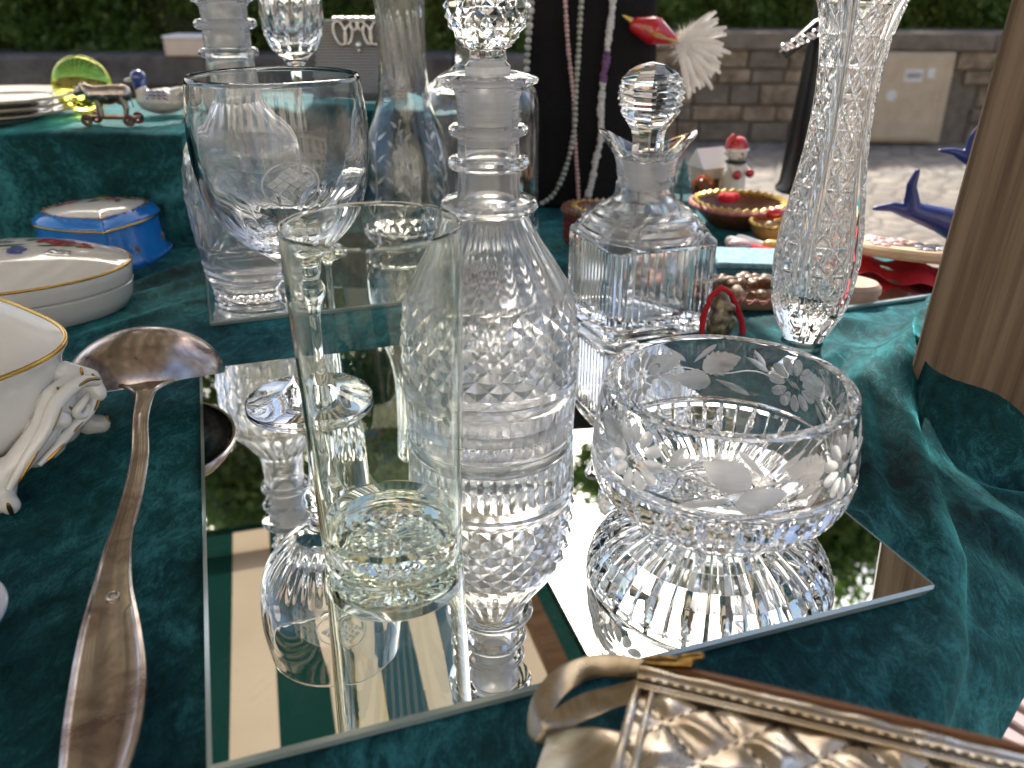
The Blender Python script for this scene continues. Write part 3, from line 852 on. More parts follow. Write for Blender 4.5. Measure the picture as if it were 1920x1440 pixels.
body = [(0.0548, 0.0), (0.0560, 0.0050), (0.0566, 0.0335), (0.0570, 0.0350), (0.0572, 0.0385), (0.0560, 0.0400), (0.0572, 0.0415), (0.0570, 0.0450)]
DEC = (-0.0139, 0.5215, E0)
t = ring_decanter('decanter', DEC, 'large diamond cut decanter with three neck rings in the middle', body, neck, 42, 24, 4, (0.0470, 0.1000), inner, None)
def stopper_knob(t, z0, rr, zz, n, rows, plug_r, plug_z0, plug_z1, stem_r):
    """ground plug, stem and a knob of raised diamonds"""
    rb = RB(); rb.mi = 1
    prev = rb.ring([(0, 0, plug_z0)])
    for r_, z_ in ((plug_r * 0.86, plug_z0), (plug_r * 0.9, plug_z0 + 0.001), (plug_r, plug_z1)):
        cur = rb.circ(r_, z_, 64); rb.join(prev, cur); prev = cur
    rb.mi = 0
    for r_, z_ in ((stem_r * 1.02, plug_z1 + 0.0025), (stem_r * 0.97, (plug_z1 + z0) / 2), (stem_r, z0 - 0.0015)):
        cur = rb.circ(r_, z_, 64); rb.join(prev, cur); prev = cur
    rings = []
    for j in range(2 * rows + 1):
        z_ = z0 + (zz - z0) * j / (2 * rows); q_ = j / (2 * rows)
        r_ = rr * max(0.62 if j < 2 else 0.35, sin(pi * (0.17 + 0.70 * q_)))
        h = 0.0024 if 0 < j < 2 * rows else 0
        rings.append(rb.ring([((r_ + (h if (k_ + j) % 2 == 0 else -0.0004)) * cos(pi * k_ / n), (r_ + (h if (k_ + j) % 2 == 0 else -0.0004)) * sin(pi * k_ / n), z_) for k_ in range(2 * n)]))
    rb.join(prev, rings[0]); rb.checker(rings)
    top = rb.ring([(0, 0, zz + 0.003)]); rb.join(rings[-1], top)
    return rb.build('stopper', None, t, 24, True, [M['crystal'], M['frost']])
stopper_knob(t, 0.2435, 0.0222, 0.2860, 12, 4, 0.0131, 0.192, 0.2335, 0.0104)

# second ring-neck decanter, behind the goblet
neck2 = dict(
    shoulder=[(0.1340, 0.0508, 0.0), (0.139, 0.0500, 0.0), (0.143, 0.0478, 0.001), (0.152, 0.0425, 0.0016), (0.165, 0.0325, 0.0016), (0.176, 0.0250, 0.001), (0.181, 0.0230, 0.0)],
    rings=[(0.0215, 0.185), (0.0207, 0.2060), (0.0205, 0.214)] + torus_ring(0, 0.2195, 0.0200, 0.0056, 0.0085) + [(0.0198, 0.2250), (0.0198, 0.2365)] + torus_ring(0, 0.2424, 0.0198, 0.0066, 0.0090)
        + [(0.0196, 0.2480), (0.0198, 0.2560), (0.0225, 0.2590), (0.0290, 0.2615), (0.0300, 0.2635), (0.0285, 0.2652), (0.0190, 0.2665)],
    bore=[(0.0165, 0.2660), (0.0158, 0.260), (0.0150, 0.245), (0.0146, 0.225)])
inner2 = dict(dia_r=[(0.04, 0.0498), (0.06, 0.0525), (0.10, 0.0553), (0.115, 0.0545), (0.133, 0.0510)],
              cavity=[(0.0148, 0.220), (0.0155, 0.195), (0.019, 0.176), (0.030, 0.160), (0.042, 0.142), (0.0475, 0.120), (0.049, 0.100), (0.047, 0.07), (0.042, 0.035), (0.036, 0.016), (0.022, 0.012), (0, 0.0115)])
body2 = [(0.0420, 0.0), (0.0430, 0.004), (0.0445, 0.0170), (0.0468, 0.0190), (0.0475, 0.0215), (0.0460, 0.0235), (0.0482, 0.0258), (0.0486, 0.0285), (0.0474, 0.0305), (0.0494, 0.0330), (0.0498, 0.036), (0.0488, 0.038), (0.0500, 0.0405), (0.0506, 0.046), (0.0512, 0.050)]
t = ring_decanter('decanter', (-0.2462, 0.8023, E0), 'ring necked decanter standing behind the goblet on the smaller mirror', body2, neck2, 40, 16, 3, (0.0560, 0.1330), inner2, None, rz=0.1, peak=0.0008)
stopper_knob(t, 0.2790, 0.0215, 0.3200, 12, 4, 0.0150, 0.228, 0.2695, 0.0110)

def glass_lathe(name, loc, label, cat, outer, inn, m, n=128, per=6, fr=None, part='body', fr_in=None, sharp=40, group=None, rz=0.0):
    t = thing(name, loc, label, cat, group, rz)
    rb = RB(); prev = rb.ring([(0, 0, outer[0][1])])
    for r_, z_ in smooth_prof(outer[1:], per):
        cur = rb.circ(max(r_, 1e-4), z_, n, 0, fr); rb.join(prev, cur); prev = cur
    for r_, z_ in smooth_prof(inn[:-1], per):
        cur = rb.circ(max(r_, 1e-4), z_, n, 0, fr_in); rb.join(prev, cur); prev = cur
    cur = rb.ring([(0, 0, inn[-1][1])]); rb.join(prev, cur)
    rb.build(part, m, t, sharp, True)
    return t

# patches lying on a surface of revolution, for engraving: shape in (arc, height) metres
def engrave(name, parent, rad, th0, z0, outline, m, lift=0.00015, thick=0.0004, seg=2, dome=0.0):
    """outline: closed list of (s,h) offsets; centre fan with a slightly domed face"""
    V = []; F = []; n = len(outline)
    cs = sum(p[0] for p in outline) / n; ch = sum(p[1] for p in outline) / n
    def pos(s_, h_, off):
        z_ = z0 + h_; r_ = rad(z_); th = th0 + s_ / r_; r_ += lift + off
        return (r_ * cos(th), r_ * sin(th), z_)
    V.append(pos(cs, ch, thick + dome))
    for lv in range(1, seg + 1):
        f_ = lv / seg
        for (s_, h_) in outline:
            V.append(pos(cs + (s_ - cs) * f_, ch + (h_ - ch) * f_, thick * (1 if lv < seg else 0.0) + dome * (1 - f_ * f_)))
    for q in range(n): F.append((0, 1 + q, 1 + (q + 1) % n))
    for lv in range(seg - 1):
        for q in range(n):
            a = 1 + lv * n; F.append((a + q, a + n + q, a + n + (q + 1) % n, a + (q + 1) % n))
    return mobj(name, V, F, m, parent, True, 60)
def ell(cx, cy, a, b, rot=0.0, n=14, pinch=0.0):
    out = []
    for q in range(n):
        t_ = 2 * pi * q / n; x = a * cos(t_); y = b * sin(t_) * (1 - pinch * cos(t_))
        out.append((cx + x * cos(rot) - y * sin(rot), cy + x * sin(rot) + y * cos(rot)))
    return out
def leaf_shape(cx, cy, L, Wd, rot, teeth=0):
    out = []; n = 10 + teeth * 4
    for sgn in (1, -1):
        rng_ = range(n) if sgn == 1 else range(n, 0, -1)
        for q in rng_:
            f_ = q / n; w_ = Wd * sin(pi * min(1, f_ ** 0.75)) ** 0.9
            if teeth: w_ *= 1 + 0.22 * (((f_ * teeth) % 1) - 0.4)
            x = L * (f_ - 0.5); y = sgn * w_ / 2
            out.append((cx + x * cos(rot) - y * sin(rot), cy + x * sin(rot) + y * cos(rot)))
    return out
def rad_of(prof):
    tab = sorted([(z, r) for r, z in prof]); return lambda z: lerp_tab(tab, z)

# ---- goblet with medallion
gob = [(0, 0.0), (0.0436, 0.0), (0.0445, 0.0012), (0.0440, 0.0026), (0.030, 0.0068), (0.016, 0.0125), (0.0088, 0.022), (0.0062, 0.036), (0.0060, 0.052), (0.0072, 0.066), (0.0090, 0.0725), (0.0104, 0.076), (0.0135, 0.0810), (0.0142, 0.0850), (0.0130, 0.0890), (0.0098, 0.0925),
       (0.0090, 0.098), (0.0105, 0.1050), (0.0175, 0.1110), (0.0310, 0.1210), (0.0435, 0.1345), (0.0515, 0.1510), (0.0552, 0.1720), (0.0560, 0.1930), (0.0547, 0.2080), (0.0527, 0.2235)]
gob_in = [(0.0522, 0.2242), (0.0516, 0.2236), (0.0535, 0.2080), (0.0546, 0.1930), (0.0536, 0.1740), (0.0498, 0.1560), (0.0410, 0.1405), (0.0285, 0.1295), (0.014, 0.1245), (0.004, 0.1240), (0, 0.1240)]
def gob_fr(th, r, z):
    d = 0.0
    if 0.115 < z < 0.205:                      # long oval hollows cut round the bowl
        k_ = ((th / (2 * pi) * 8 + 0.5) % 1.0) - 0.5
        e_ = (k_ / 0.42) ** 2 + ((z - 0.170) / 0.032) ** 2
        if e_ < 1: d += 0.0007 * (1 - e_) ** 2
        if z < 0.150:
            q_ = abs(((th / (2 * pi) * 24) % 1.0) - 0.5) * 2
            d += 0.0010 * max(0, 1 - q_ * 1.6) * sin(pi * (z - 0.115) / 0.035)
    if 0.028 < z < 0.074:
        d += 0.0006 * (1 - abs(cos(3 * th)))
    return r - d
GOB = (-0.1475, 0.5633, E0)
t = glass_lathe('goblet', GOB, 'clear stemmed goblet with engraved chequered medallion', 'goblet', gob, gob_in, M['crystal'], 144, 5, gob_fr, sharp=60, rz=0.0)
gr = rad_of(gob[17:])
fa = atan2(-GOB[1], -GOB[0]) + 0.06
ringo = ell(0, 0, 0.0175, 0.0135, 0.1, 40)
V, F = [], []
for q in range(40):
    for f_ in (1.0, 0.93):
        s_, h_ = ringo[q][0] * f_, ringo[q][1] * f_; z_ = 0.168 + h_; r_ = gr(z_) + 0.0002; a_ = fa + s_ / r_
        V.append((r_ * cos(a_), r_ * sin(a_), z_))
for q in range(40): F.append((2 * q, 2 * ((q + 1) % 40), 2 * ((q + 1) % 40) + 1, 2 * q + 1))
mobj('medallion_ring', V, F, M['etch'], t)
for i in range(4):
    for j in range(4):
        s_ = (i - j) * 0.0036; h_ = (i + j - 3) * 0.0027
        engrave('medallion_square', t, gr, fa, 0.168, [(s_ - 0.0032, h_), (s_, h_ - 0.0023), (s_ + 0.0032, h_), (s_, h_ + 0.0023)], M['etch'] if (i + j) % 2 == 0 else M['etch_soft'], 0.0002, 0.0002)

# ---- straight tumbler, thick base with a star cut underneath
t = thing('tumbler', (-0.0642, 0.3859, E0), 'tall straight greenish tumbler with a star cut base in front', 'tumbler')
rb = RB(); prev = rb.ring([(0, 0, 0.0038)]); n2 = 40
for r_, hi, lo in ((0.007, 0.0030, 0.0012), (0.018, 0.0030, 0.0010), (0.026, 0.0026, 0.0010), (0.029, 0.0012, 0.0008)):
    cur = rb.ring([(r_ * cos(2 * pi * q / n2), r_ * sin(2 * pi * q / n2), hi if q % 2 else lo) for q in range(n2)]); rb.join(prev, cur); prev = cur
for r_, z_ in support(((0.0335, 0.0003), (0.0352, 0.0), (0.0364, 0.0008), (0.0371, 0.0028), (0.0375, 0.008), (0.0384, 0.045), (0.0396, 0.09), (0.0408, 0.14), (0.0415, 0.1768), (0.0414, 0.1777), (0.0409, 0.1783), (0.0402, 0.1783), (0.0397, 0.1777), (0.0396, 0.1768), (0.0390, 0.14), (0.0378, 0.09), (0.0366, 0.045), (0.0358, 0.020), (0.0340, 0.0152), (0.0300, 0.0130), (0.020, 0.0120), (0.010, 0.0117))):
    cur = rb.circ(r_, z_, 144); rb.join(prev, cur); prev = cur
rb.join(prev, rb.ring([(0, 0, 0.0116)])); rb.build('body', M['green_glass'], t, 30)
tr_ = rad_of([(0.0375, 0.008), (0.0384, 0.045), (0.0396, 0.09), (0.0408, 0.14), (0.0415, 0.1772)])
for (a_, z_, b_, rot_) in ((35, 0.098, 0.0022, 0.4), (28, 0.090, 0.0015, 1.2), (40, 0.076, 0.003, 2.2), (33, 0.070, 0.0026, 0.9), (38, 0.064, 0.0024, 0.2), (30, 0.082, 0.0018, 1.9)):
    engrave('engraved_petal', t, tr_, radians(a_), z_, ell(0, 0, b_ * 1.7, b_, rot_), M['etch'], 0.0002, 0.0002)

# ---- footed cut-glass bowl with engraved flowers
BO = (0.1158, 0.4167, E0)
t = thing('glass_bowl', BO, 'round cut glass bowl with frosted engraved flowers on the mirror', 'bowl', rz=0)
def bowl_r(z):
    return lerp_tab([(0.0, 0.0345), (0.003, 0.0385), (0.007, 0.0475), (0.012, 0.0560), (0.018, 0.0628), (0.024, 0.0673), (0.030, 0.0700), (0.036, 0.0714), (0.0395, 0.0718), (0.0412, 0.0706), (0.0430, 0.0716), (0.055, 0.0705), (0.070, 0.0683), (0.0835, 0.0662)], z)
rb = RB(); N = 21 * 16
prev = rb.ring([(0, 0, 0.0022)])
for r_, hi in ((0.010, 0.0016), (0.022, 0.0016), (0.030, 0.0004)):
    cur = rb.ring([(r_ * cos(2 * pi * q / 52), r_ * sin(2 * pi * q / 52), 0.0008 + (hi if q % 2 else 0)) for q in range(52)]); rb.join(prev, cur); prev = cur
zz = [0.0, 0.0008, 0.002, 0.0035, 0.0055, 0.008, 0.011, 0.014, 0.017, 0.020, 0.023, 0.026, 0.029, 0.032, 0.0345, 0.0365, 0.0382, 0.0395, 0.0404, 0.0412, 0.042, 0.0430, 0.048, 0.055, 0.062, 0.070, 0.078, 0.0832, 0.0838, 0.0844]
for z_ in zz:
    pts = []
    for q in range(N):
        th = 2 * pi * q / N; r_ = bowl_r(z_)
        if z_ > 0.0840: r_ -= 0.0006
        if 0.0005 < z_ < 0.0375:
            ph = ((q % 16) / 16.0 - 0.5) * 2          # -1..1 across one panel
            wdt = 0.48 * max(0.0, 1 - (max(z_ - 0.001, 0) / 0.0365) ** 2.2)     # pointed flute, widest low down
            if abs(ph) < wdt: r_ -= 0.0034 * (1 - abs(ph) / wdt) * min(1, z_ / 0.006)
            if abs(ph) > 0.93 and z_ < 0.0365: r_ -= 0.0011
        pts.append((r_ * cos(th), r_ * sin(th), z_))
    cur = rb.ring(pts); rb.join(prev, cur); prev = cur
for r_, z_ in support(((0.0648, 0.0850), (0.0646, 0.0850), (0.0600, 0.0850), (0.0598, 0.0850), (0.0592, 0.0844), (0.0592, 0.0838), (0.0600, 0.070), (0.0612, 0.055), (0.0622, 0.0455), (0.0640, 0.0445), (0.0645, 0.0425), (0.0640, 0.0400), (0.0620, 0.0385), (0.0600, 0.033), (0.0565, 0.0255), (0.050, 0.0185), (0.040, 0.0140), (0.026, 0.0115), (0.012, 0.0105)), 0.0004, 0.004):
    cur = rb.circ(r_, z_, 182); rb.join(prev, cur); prev = cur
rb.join(prev, rb.ring([(0, 0, 0.0102)])); rb.build('body', M['crystal'], t, 26)
zc = 0.0625
for fi, thd in enumerate((-47, -142, 128, 40)):
    th = radians(thd)
    for q in range(11):
        a_ = 2 * pi * q / 11; L = 0.0118
        engrave('engraved_petal', t, bowl_r, th, zc, ell(L * cos(a_), L * sin(a_), 0.0056, 0.0032, a_, 14, -0.25), M['etch'], 0.0001, 0.0003, 2, 0.0004)
    for q in range(3):
        engrave('engraved_stamen', t, bowl_r, th, zc, ell((q - 1) * 0.0022, 0, 0.0032, 0.0006, 0.7), M['etch_soft'], 0.0001, 0.0002)
    for (s_, h_, L, w_, rot_, tt) in ((0.021, 0.0068, 0.013, 0.0036, 0.45, 0), (0.0195, 0.011, 0.010, 0.0030, 0.9, 0), (-0.021, -0.005, 0.014, 0.004, 0.4, 0), (-0.0185, -0.010, 0.011, 0.0032, 0.75, 0), (-0.020, 0.0035, 0.011, 0.0032, -0.3, 0),
                                     (0.042, 0.0045, 0.021, 0.0135, 2.75, 7), (0.060, -0.0075, 0.020, 0.012, 0.2, 7), (0.0785, 0.0055, 0.020, 0.0125, 2.9, 7), (0.035, -0.0115, 0.020, 0.0035, 0.35, 0), (0.052, 0.0105, 0.016, 0.003, -0.7, 0), (0.070, 0.011, 0.014, 0.003, 0.7, 0)):
        engrave('engraved_leaf', t, bowl_r, th, zc, leaf_shape(s_ * 1.06 + (0.003 if s_ > 0 else -0.003), h_, L * 1.25, w_ * 1.2, rot_, tt), M['etch'], 0.0001, 0.0002, 2, 0.0002)
    V, F = tube_geo([((bowl_r(zc + 0.002 * sin(q * 0.9)) + 0.0002) * cos(th + (0.012 + 0.0045 * q) / 0.069), (bowl_r(zc) + 0.0002) * sin(th + (0.012 + 0.0045 * q) / 0.069), zc - 0.001 + 0.0025 * sin(q * 0.55)) for q in range(18)], 0.0005, 5)
    mobj('engraved_stem', V, F, M['etch'], t)

# ---- square ribbed decanter with stepped shoulder, ruffled lip, ball stopper
SQ = (0.1120, 0.7310, E0)
t = thing('square_decanter', SQ, 'square ribbed decanter with ruffled lip and faceted ball stopper', 'decanter', rz=radians(20))
def sq_pts(half, ch, ribs, dep):
    """chamfered square as a list of points; ribs on the sides and round the corners"""
    out = []
    for sd_ in range(4):
        a = sd_ * pi / 2; L = half - ch
        for q in range(2 * ribs + 1):
            f_ = q / (2 * ribs); y_ = -L + 2 * L * f_; x_ = half - (dep if q % 2 else 0)
            out.append((x_ * cos(a) - y_ * sin(a), x_ * sin(a) + y_ * cos(a)))
        for q in range(1, 6):
            f_ = q / 6; bul = ch * 0.16 * sin(pi * f_) - (dep if q % 2 else 0); x_, y_ = half - ch * f_ + bul * 0.707, L + ch * f_ + bul * 0.707
            out.append((x_ * cos(a) - y_ * sin(a), x_ * sin(a) + y_ * cos(a)))
    return out
RIBS = 12; HS = 0.0445
base_dir = [atan2(y, x) for x, y in sq_pts(1, 0.16, RIBS, 0)]
rb = RB(); prev = rb.ring([(0, 0, 0.0015)])
def sq_ring(half, ch, dep, z_, roundness=0.0, rr=None):
    P = sq_pts(half, ch, RIBS, dep); out = []
    for (x, y), a in zip(P, base_dir):
        if roundness:
            R = rr; x = x * (1 - roundness) + R * cos(a) * roundness; y = y * (1 - roundness) + R * sin(a) * roundness
        out.append((x, y, z_))
    return rb.ring(out)
for args in ((0.030, 0.008, 0, 0.0008), (0.0420, 0.0095, 0, 0.0), (HS - 0.0008, 0.010, 0, 0.0008), (HS, 0.0105, 0, 0.002), (HS, 0.0105, 0, 0.0085), (HS - 0.0012, 0.0105, 0, 0.0100), (HS, 0.0105, 0.0001, 0.0112), (HS, 0.0105, 0.0027, 0.0135), (HS, 0.0105, 0.0028, 0.0142), (HS, 0.0105, 0.0028, 0.0723), (HS, 0.0105, 0.0027, 0.0730), (HS, 0.0105, 0.0001, 0.0745), (HS, 0.0105, 0, 0.0760), (HS - 0.0008, 0.0108, 0, 0.0775)):
    cur = sq_ring(*args); rb.join(prev, cur); prev = cur
# stepped shoulder turning from square to round
for (half, z_, rd, rr) in ((0.0432, 0.0795, 0.35, 0.0490), (0.0424, 0.0835, 0.55, 0.0475), (0.0406, 0.0848, 0.6, 0.0455), (0.0398, 0.0888, 0.5, 0.0440), (0.0374, 0.0902, 0.55, 0.0416), (0.0362, 0.0942, 0.65, 0.0392), (0.033, 0.0956, 0.7, 0.0362), (0.0316, 0.0992, 0.8, 0.0334), (0.0280, 0.1006, 0.9, 0.0300), (0.026, 0.1030, 1, 0.0276), (0.022, 0.1062, 1, 0.0236), (0.02, 0.1110, 1, 0.0216), (0.02, 0.1190, 1, 0.0212)):
    cur = sq_ring(half, 0.011, 0, z_, rd, rr); rb.join(prev, cur); prev = cur
def wavy(r_, z_, amp, n=160, grow=0.0):
    return rb.ring([((r_ + grow * cos(2 * (2 * pi * q / n) + 0.9)) * cos(2 * pi * q / n), (r_ + grow * cos(2 * (2 * pi * q / n) + 0.9)) * sin(2 * pi * q / n), z_ + amp * cos(2 * (2 * pi * q / n) + 0.9)) for q in range(n)])
for (r_, z_, am, gw) in ((0.0214, 0.1260, 0.0, 0.0), (0.0218, 0.1330, 0.0006, 0.0), (0.0232, 0.1385, 0.0022, 0.0006), (0.0270, 0.1440, 0.0052, 0.0018), (0.0308, 0.1482, 0.0085, 0.003), (0.0318, 0.1500, 0.0092, 0.0034), (0.0312, 0.1516, 0.0090, 0.0034), (0.0280, 0.1512, 0.0078, 0.0026), (0.0230, 0.1465, 0.0040, 0.001), (0.0190, 0.1410, 0.0012, 0.0)):
    cur = wavy(r_, z_, am, 160, gw); rb.join(prev, cur); prev = cur
rb.mi = 1
for r_, z_ in ((0.0168, 0.1375), (0.0158, 0.1330), (0.0150, 0.1230), (0.0146, 0.1145)):
    cur = rb.circ(r_, z_, 96); rb.join(prev, cur); prev = cur
rb.mi = 3
for r_, z_ in ((0.0150, 0.110), (0.0175, 0.103), (0.0225, 0.096)):
    cur = rb.circ(r_, z_, 96); rb.join(prev, cur); prev = cur
rb.mi = 3
def in_ring(half, z_): return rb.ring([(x, y, z_) for x, y in sq_pts(half, half * 0.35, 6, 0)])
for half, z_ in support(((0.0300, 0.088), (0.0358, 0.078), (0.0364, 0.075), (0.0364, 0.019), (0.0345, 0.0150), (0.0300, 0.0130), (0.014, 0.0115)), 0.0005, 0.009):
    cur = in_ring(half, z_); rb.join(prev, cur); prev = cur; rb.mi = 3 if z_ > 0.077 else 2
rb.join(prev, rb.ring([(0, 0, 0.011)]))
o = rb.build('body', None, t, 24, True, [M['crystal'], M['frost'], M['hazy'], M['cloudy']]); o.scale = (1.14, 1.14, 1.03)
# faceted ball stopper with horizontal ridges
rb = RB(); rb.mi = 1; prev = rb.ring([(0, 0, 0.1155)])
for r_, z_ in ((0.0122, 0.1155), (0.0141, 0.1350)):
    cur = rb.circ(r_, z_, 64); rb.join(prev, cur); prev = cur
rb.mi = 0
def poly(r_, z_, n=9): return rb.ring([(r_ * cos(2 * pi * q / n + 0.2), r_ * sin(2 * pi * q / n + 0.2), z_) for q in range(n)])
seq = [(0.0128, 0.1372), (0.0108, 0.1400), (0.0108, 0.1520), (0.0120, 0.1600), (0.0165, 0.1680), (0.0195, 0.1722)]
zq = 0.1722
for q in range(6):
    R = 0.0230 * sqrt(max(0.05, 1 - ((zq + 0.0022 - 0.1865) / 0.026) ** 2)); seq += [(R, zq + 0.0024), (R - 0.0020, zq + 0.0044)]; zq += 0.0046
seq += [(0.0165, 0.2030), (0.0085, 0.2085)]
for r_, z_ in seq:
    cur = poly(r_, z_); rb.join(prev, cur); prev = cur
rb.join(prev, rb.ring([(0, 0, 0.2105)]))
o = rb.build('stopper', None, t, 12, True, [M['crystal'], M['frost']]); o.scale = (1.22, 1.22, 1.035)

# ---- tall cut vase on a foot
VA = (0.2250, 0.6219, -0.0036)
t = thing('cut_vase', VA, 'tall waisted cut crystal vase standing on a round foot', 'vase', rz=0.3)
foot = [(0, 0), (0.0338, 0.0), (0.0345, 0.0010), (0.0338, 0.0024), (0.026, 0.0070), (0.0185, 0.0125), (0.0158, 0.0180), (0.0154, 0.0225), (0.0160, 0.0262), (0.0150, 0.0290), (0.0165, 0.0325)]
vb = [(0.0165, 0.0325), (0.0205, 0.040), (0.0250, 0.049), (0.0282, 0.060), (0.0303, 0.075), (0.0312, 0.092), (0.0300, 0.112), (0.0272, 0.132), (0.0243, 0.152), (0.0220, 0.172), (0.0208, 0.192), (0.0206, 0.210), (0.0212, 0.228), (0.0232, 0.246), (0.0268, 0.262), (0.0318, 0.276), (0.0375, 0.288)]
vr = rad_of(vb)
def groove(d, w): d = abs(d); return max(0.0, 1 - d / w)
def vase_cut(th, z_):
    d = 0.0; u_ = th / (2 * pi)
    if z_ < 0.058:                                      # hollow ovals round the base of the bowl
        k_ = ((u_ * 9) % 1) - 0.5; e_ = (k_ / 0.46) ** 2 + ((z_ - 0.047) / 0.0105) ** 2
        if e_ < 1: d += 0.0022 * (1 - e_)
        return d
    col = (u_ * 5) % 1.0; inside = abs(col - 0.5) < 0.32
    for cc in (0.165, 0.835): d = max(d, 0.0026 * groove(col - cc, 0.035))
    for cc in (0.0, 1.0): d = max(d, 0.0034 * groove(col - cc, 0.075))
    hz = (z_ - 0.058) / 0.0200
    if inside:
        x_ = (col - 0.5) / 0.64
        for sgn in (1, -1):
            d = max(d, 0.0017 * groove((((x_ * 1.5 * sgn + hz) % 1.0) - 0.5), 0.12))
            d = max(d, 0.0007 * groove((((x_ * 4.5 * sgn + hz * 3) % 1.0) - 0.5), 0.25) if (int(floor(hz)) % 3 == 0) else d)
        d = max(d, 0.0014 * groove(((hz % 1.0) - 0.5), 0.07))
        d = max(d, 0.0010 * groove((((x_ * 3) % 1.0) - 0.5), 0.08))
    return d
rb = RB(); prev = rb.ring([(0, 0, 0.0006)]); N = 432
for r_, z_ in smooth_prof(foot[1:], 3):
    cur = rb.circ(r_, z_, 96); rb.join(prev, cur); prev = cur
NZ = 250
for j in range(1, NZ + 1):
    z_ = 0.0325 + (0.288 - 0.0325) * j / NZ
    cur = rb.ring([((vr(z_) - vase_cut(2 * pi * q / N, z_)) * cos(2 * pi * q / N), (vr(z_) - vase_cut(2 * pi * q / N, z_)) * sin(2 * pi * q / N), z_ + (0.004 * abs(sin(6 * pi * q / N)) if j == NZ else 0)) for q in range(N)])
    rb.join(prev, cur); prev = cur
rb.mi = 1
for z_ in (0.287, 0.276, 0.262, 0.246, 0.228, 0.21, 0.19, 0.17, 0.15, 0.13, 0.11, 0.09, 0.078, 0.070):
    cur = rb.circ(vr(z_) - 0.0062, z_, 120); rb.join(prev, cur); prev = cur
cur = rb.circ(0.014, 0.063, 120); rb.join(prev, cur); rb.join(cur, rb.ring([(0, 0, 0.061)]))
o = rb.build('body', None, t, 20, True, [M['crystal'], M['hazy']]); o.scale = (1.0, 1.0, 1.0); t.rotation_euler = (0, 0.024, 0.3)

# ---- glasses at the back
def star_fr(th, r, z):
    if 0.2105 < z < 0.262:
        k_ = ((th / (2 * pi) * 14) % 1.0) - 0.5; w_ = 0.10 + 0.32 * min(1, (z - 0.2105) / 0.05)
        return r - 0.0035 * max(0, 1 - abs(k_) / w_) * min(1, (z - 0.208) / 0.01)
    return r
so = [(0, 0), (0.030, 0.0), (0.0305, 0.0015), (0.018, 0.0055), (0.0070, 0.013), (0.0048, 0.03), (0.0046, 0.10), (0.0048, 0.17), (0.0068, 0.190), (0.0125, 0.2020), (0.0225, 0.2120), (0.0290, 0.2250), (0.0312, 0.240), (0.0318, 0.262), (0.0322, 0.300), (0.0328, 0.335)]
si = [(0.0322, 0.3355), (0.0316, 0.335), (0.0300, 0.300), (0.0292, 0.262), (0.0280, 0.243), (0.0240, 0.2285), (0.016, 0.219), (0.006, 0.216), (0, 0.216)]
glass_lathe('cut_wine_glass', (-0.222, 0.945, E0), 'tall wine glass with star cut bowl behind the goblet', 'wine glass', so, si, M['crystal'], 140, 5, star_fr, sharp=30)

co = [(0, 0), (0.044, 0.0), (0.0475, 0.003), (0.0545, 0.014), (0.0575, 0.028), (0.0578, 0.050), (0.0560, 0.075), (0.0515, 0.098), (0.0440, 0.120), (0.0355, 0.140), (0.0295, 0.160), (0.0268, 0.180), (0.0258, 0.210), (0.0266, 0.245), (0.0290, 0.285)]
ci = [(0.0283, 0.2856), (0.0276, 0.285), (0.0250, 0.245), (0.0242, 0.21), (0.0250, 0.182), (0.0275, 0.160), (0.0330, 0.141), (0.0410, 0.120), (0.0480, 0.098), (0.0525, 0.075), (0.0542, 0.050), (0.0535, 0.028), (0.0490, 0.017), (0.030, 0.0115), (0.008, 0.0105), (0, 0.0105)]
def car_fr(th, r, z):
    if z > 0.175: return r - 0.0016 * abs(sin(8 * th + 40 * z)) * min(1, (z - 0.175) / 0.02)
    if z < 0.030: return r - 0.0028 * abs(sin(9 * th)) * sin(pi * z / 0.030)
    return r
CA = (-0.118, 0.988, E0)
t = glass_lathe('carafe', CA, 'pear shaped carafe engraved with leafy sprays', 'carafe', co, ci, M['wavy_glass'], 144, 5, car_fr, sharp=40)
cr = rad_of(co[3:13]); ca0 = atan2(-CA[1], -CA[0])
for sp in (-0.75, -0.05, 0.65, 2.4, 3.4):
    for q in range(8):
        z_ = 0.045 + q * 0.011; sd_ = 1 if q % 2 else -1
        engrave('engraved_leaf', t, cr, ca0 + sp + 0.10 * sin(q * 0.5), z_, leaf_shape(sd_ * 0.0055, 0.002, 0.0125, 0.0036, 0.8 if sd_ > 0 else 2.3), M['etch_soft'], 0.0002, 0.0002)
    V, F = tube_geo([((cr(0.04 + q * 0.009) + 0.0003) * cos(ca0 + sp + 0.10 * sin(q * 0.45)), (cr(0.04 + q * 0.009) + 0.0003) * sin(ca0 + sp + 0.10 * sin(q * 0.45)), 0.04 + q * 0.009) for q in range(11)], 0.0005, 5)
    mobj('engraved_stem', V, F, M['etch_soft'], t)

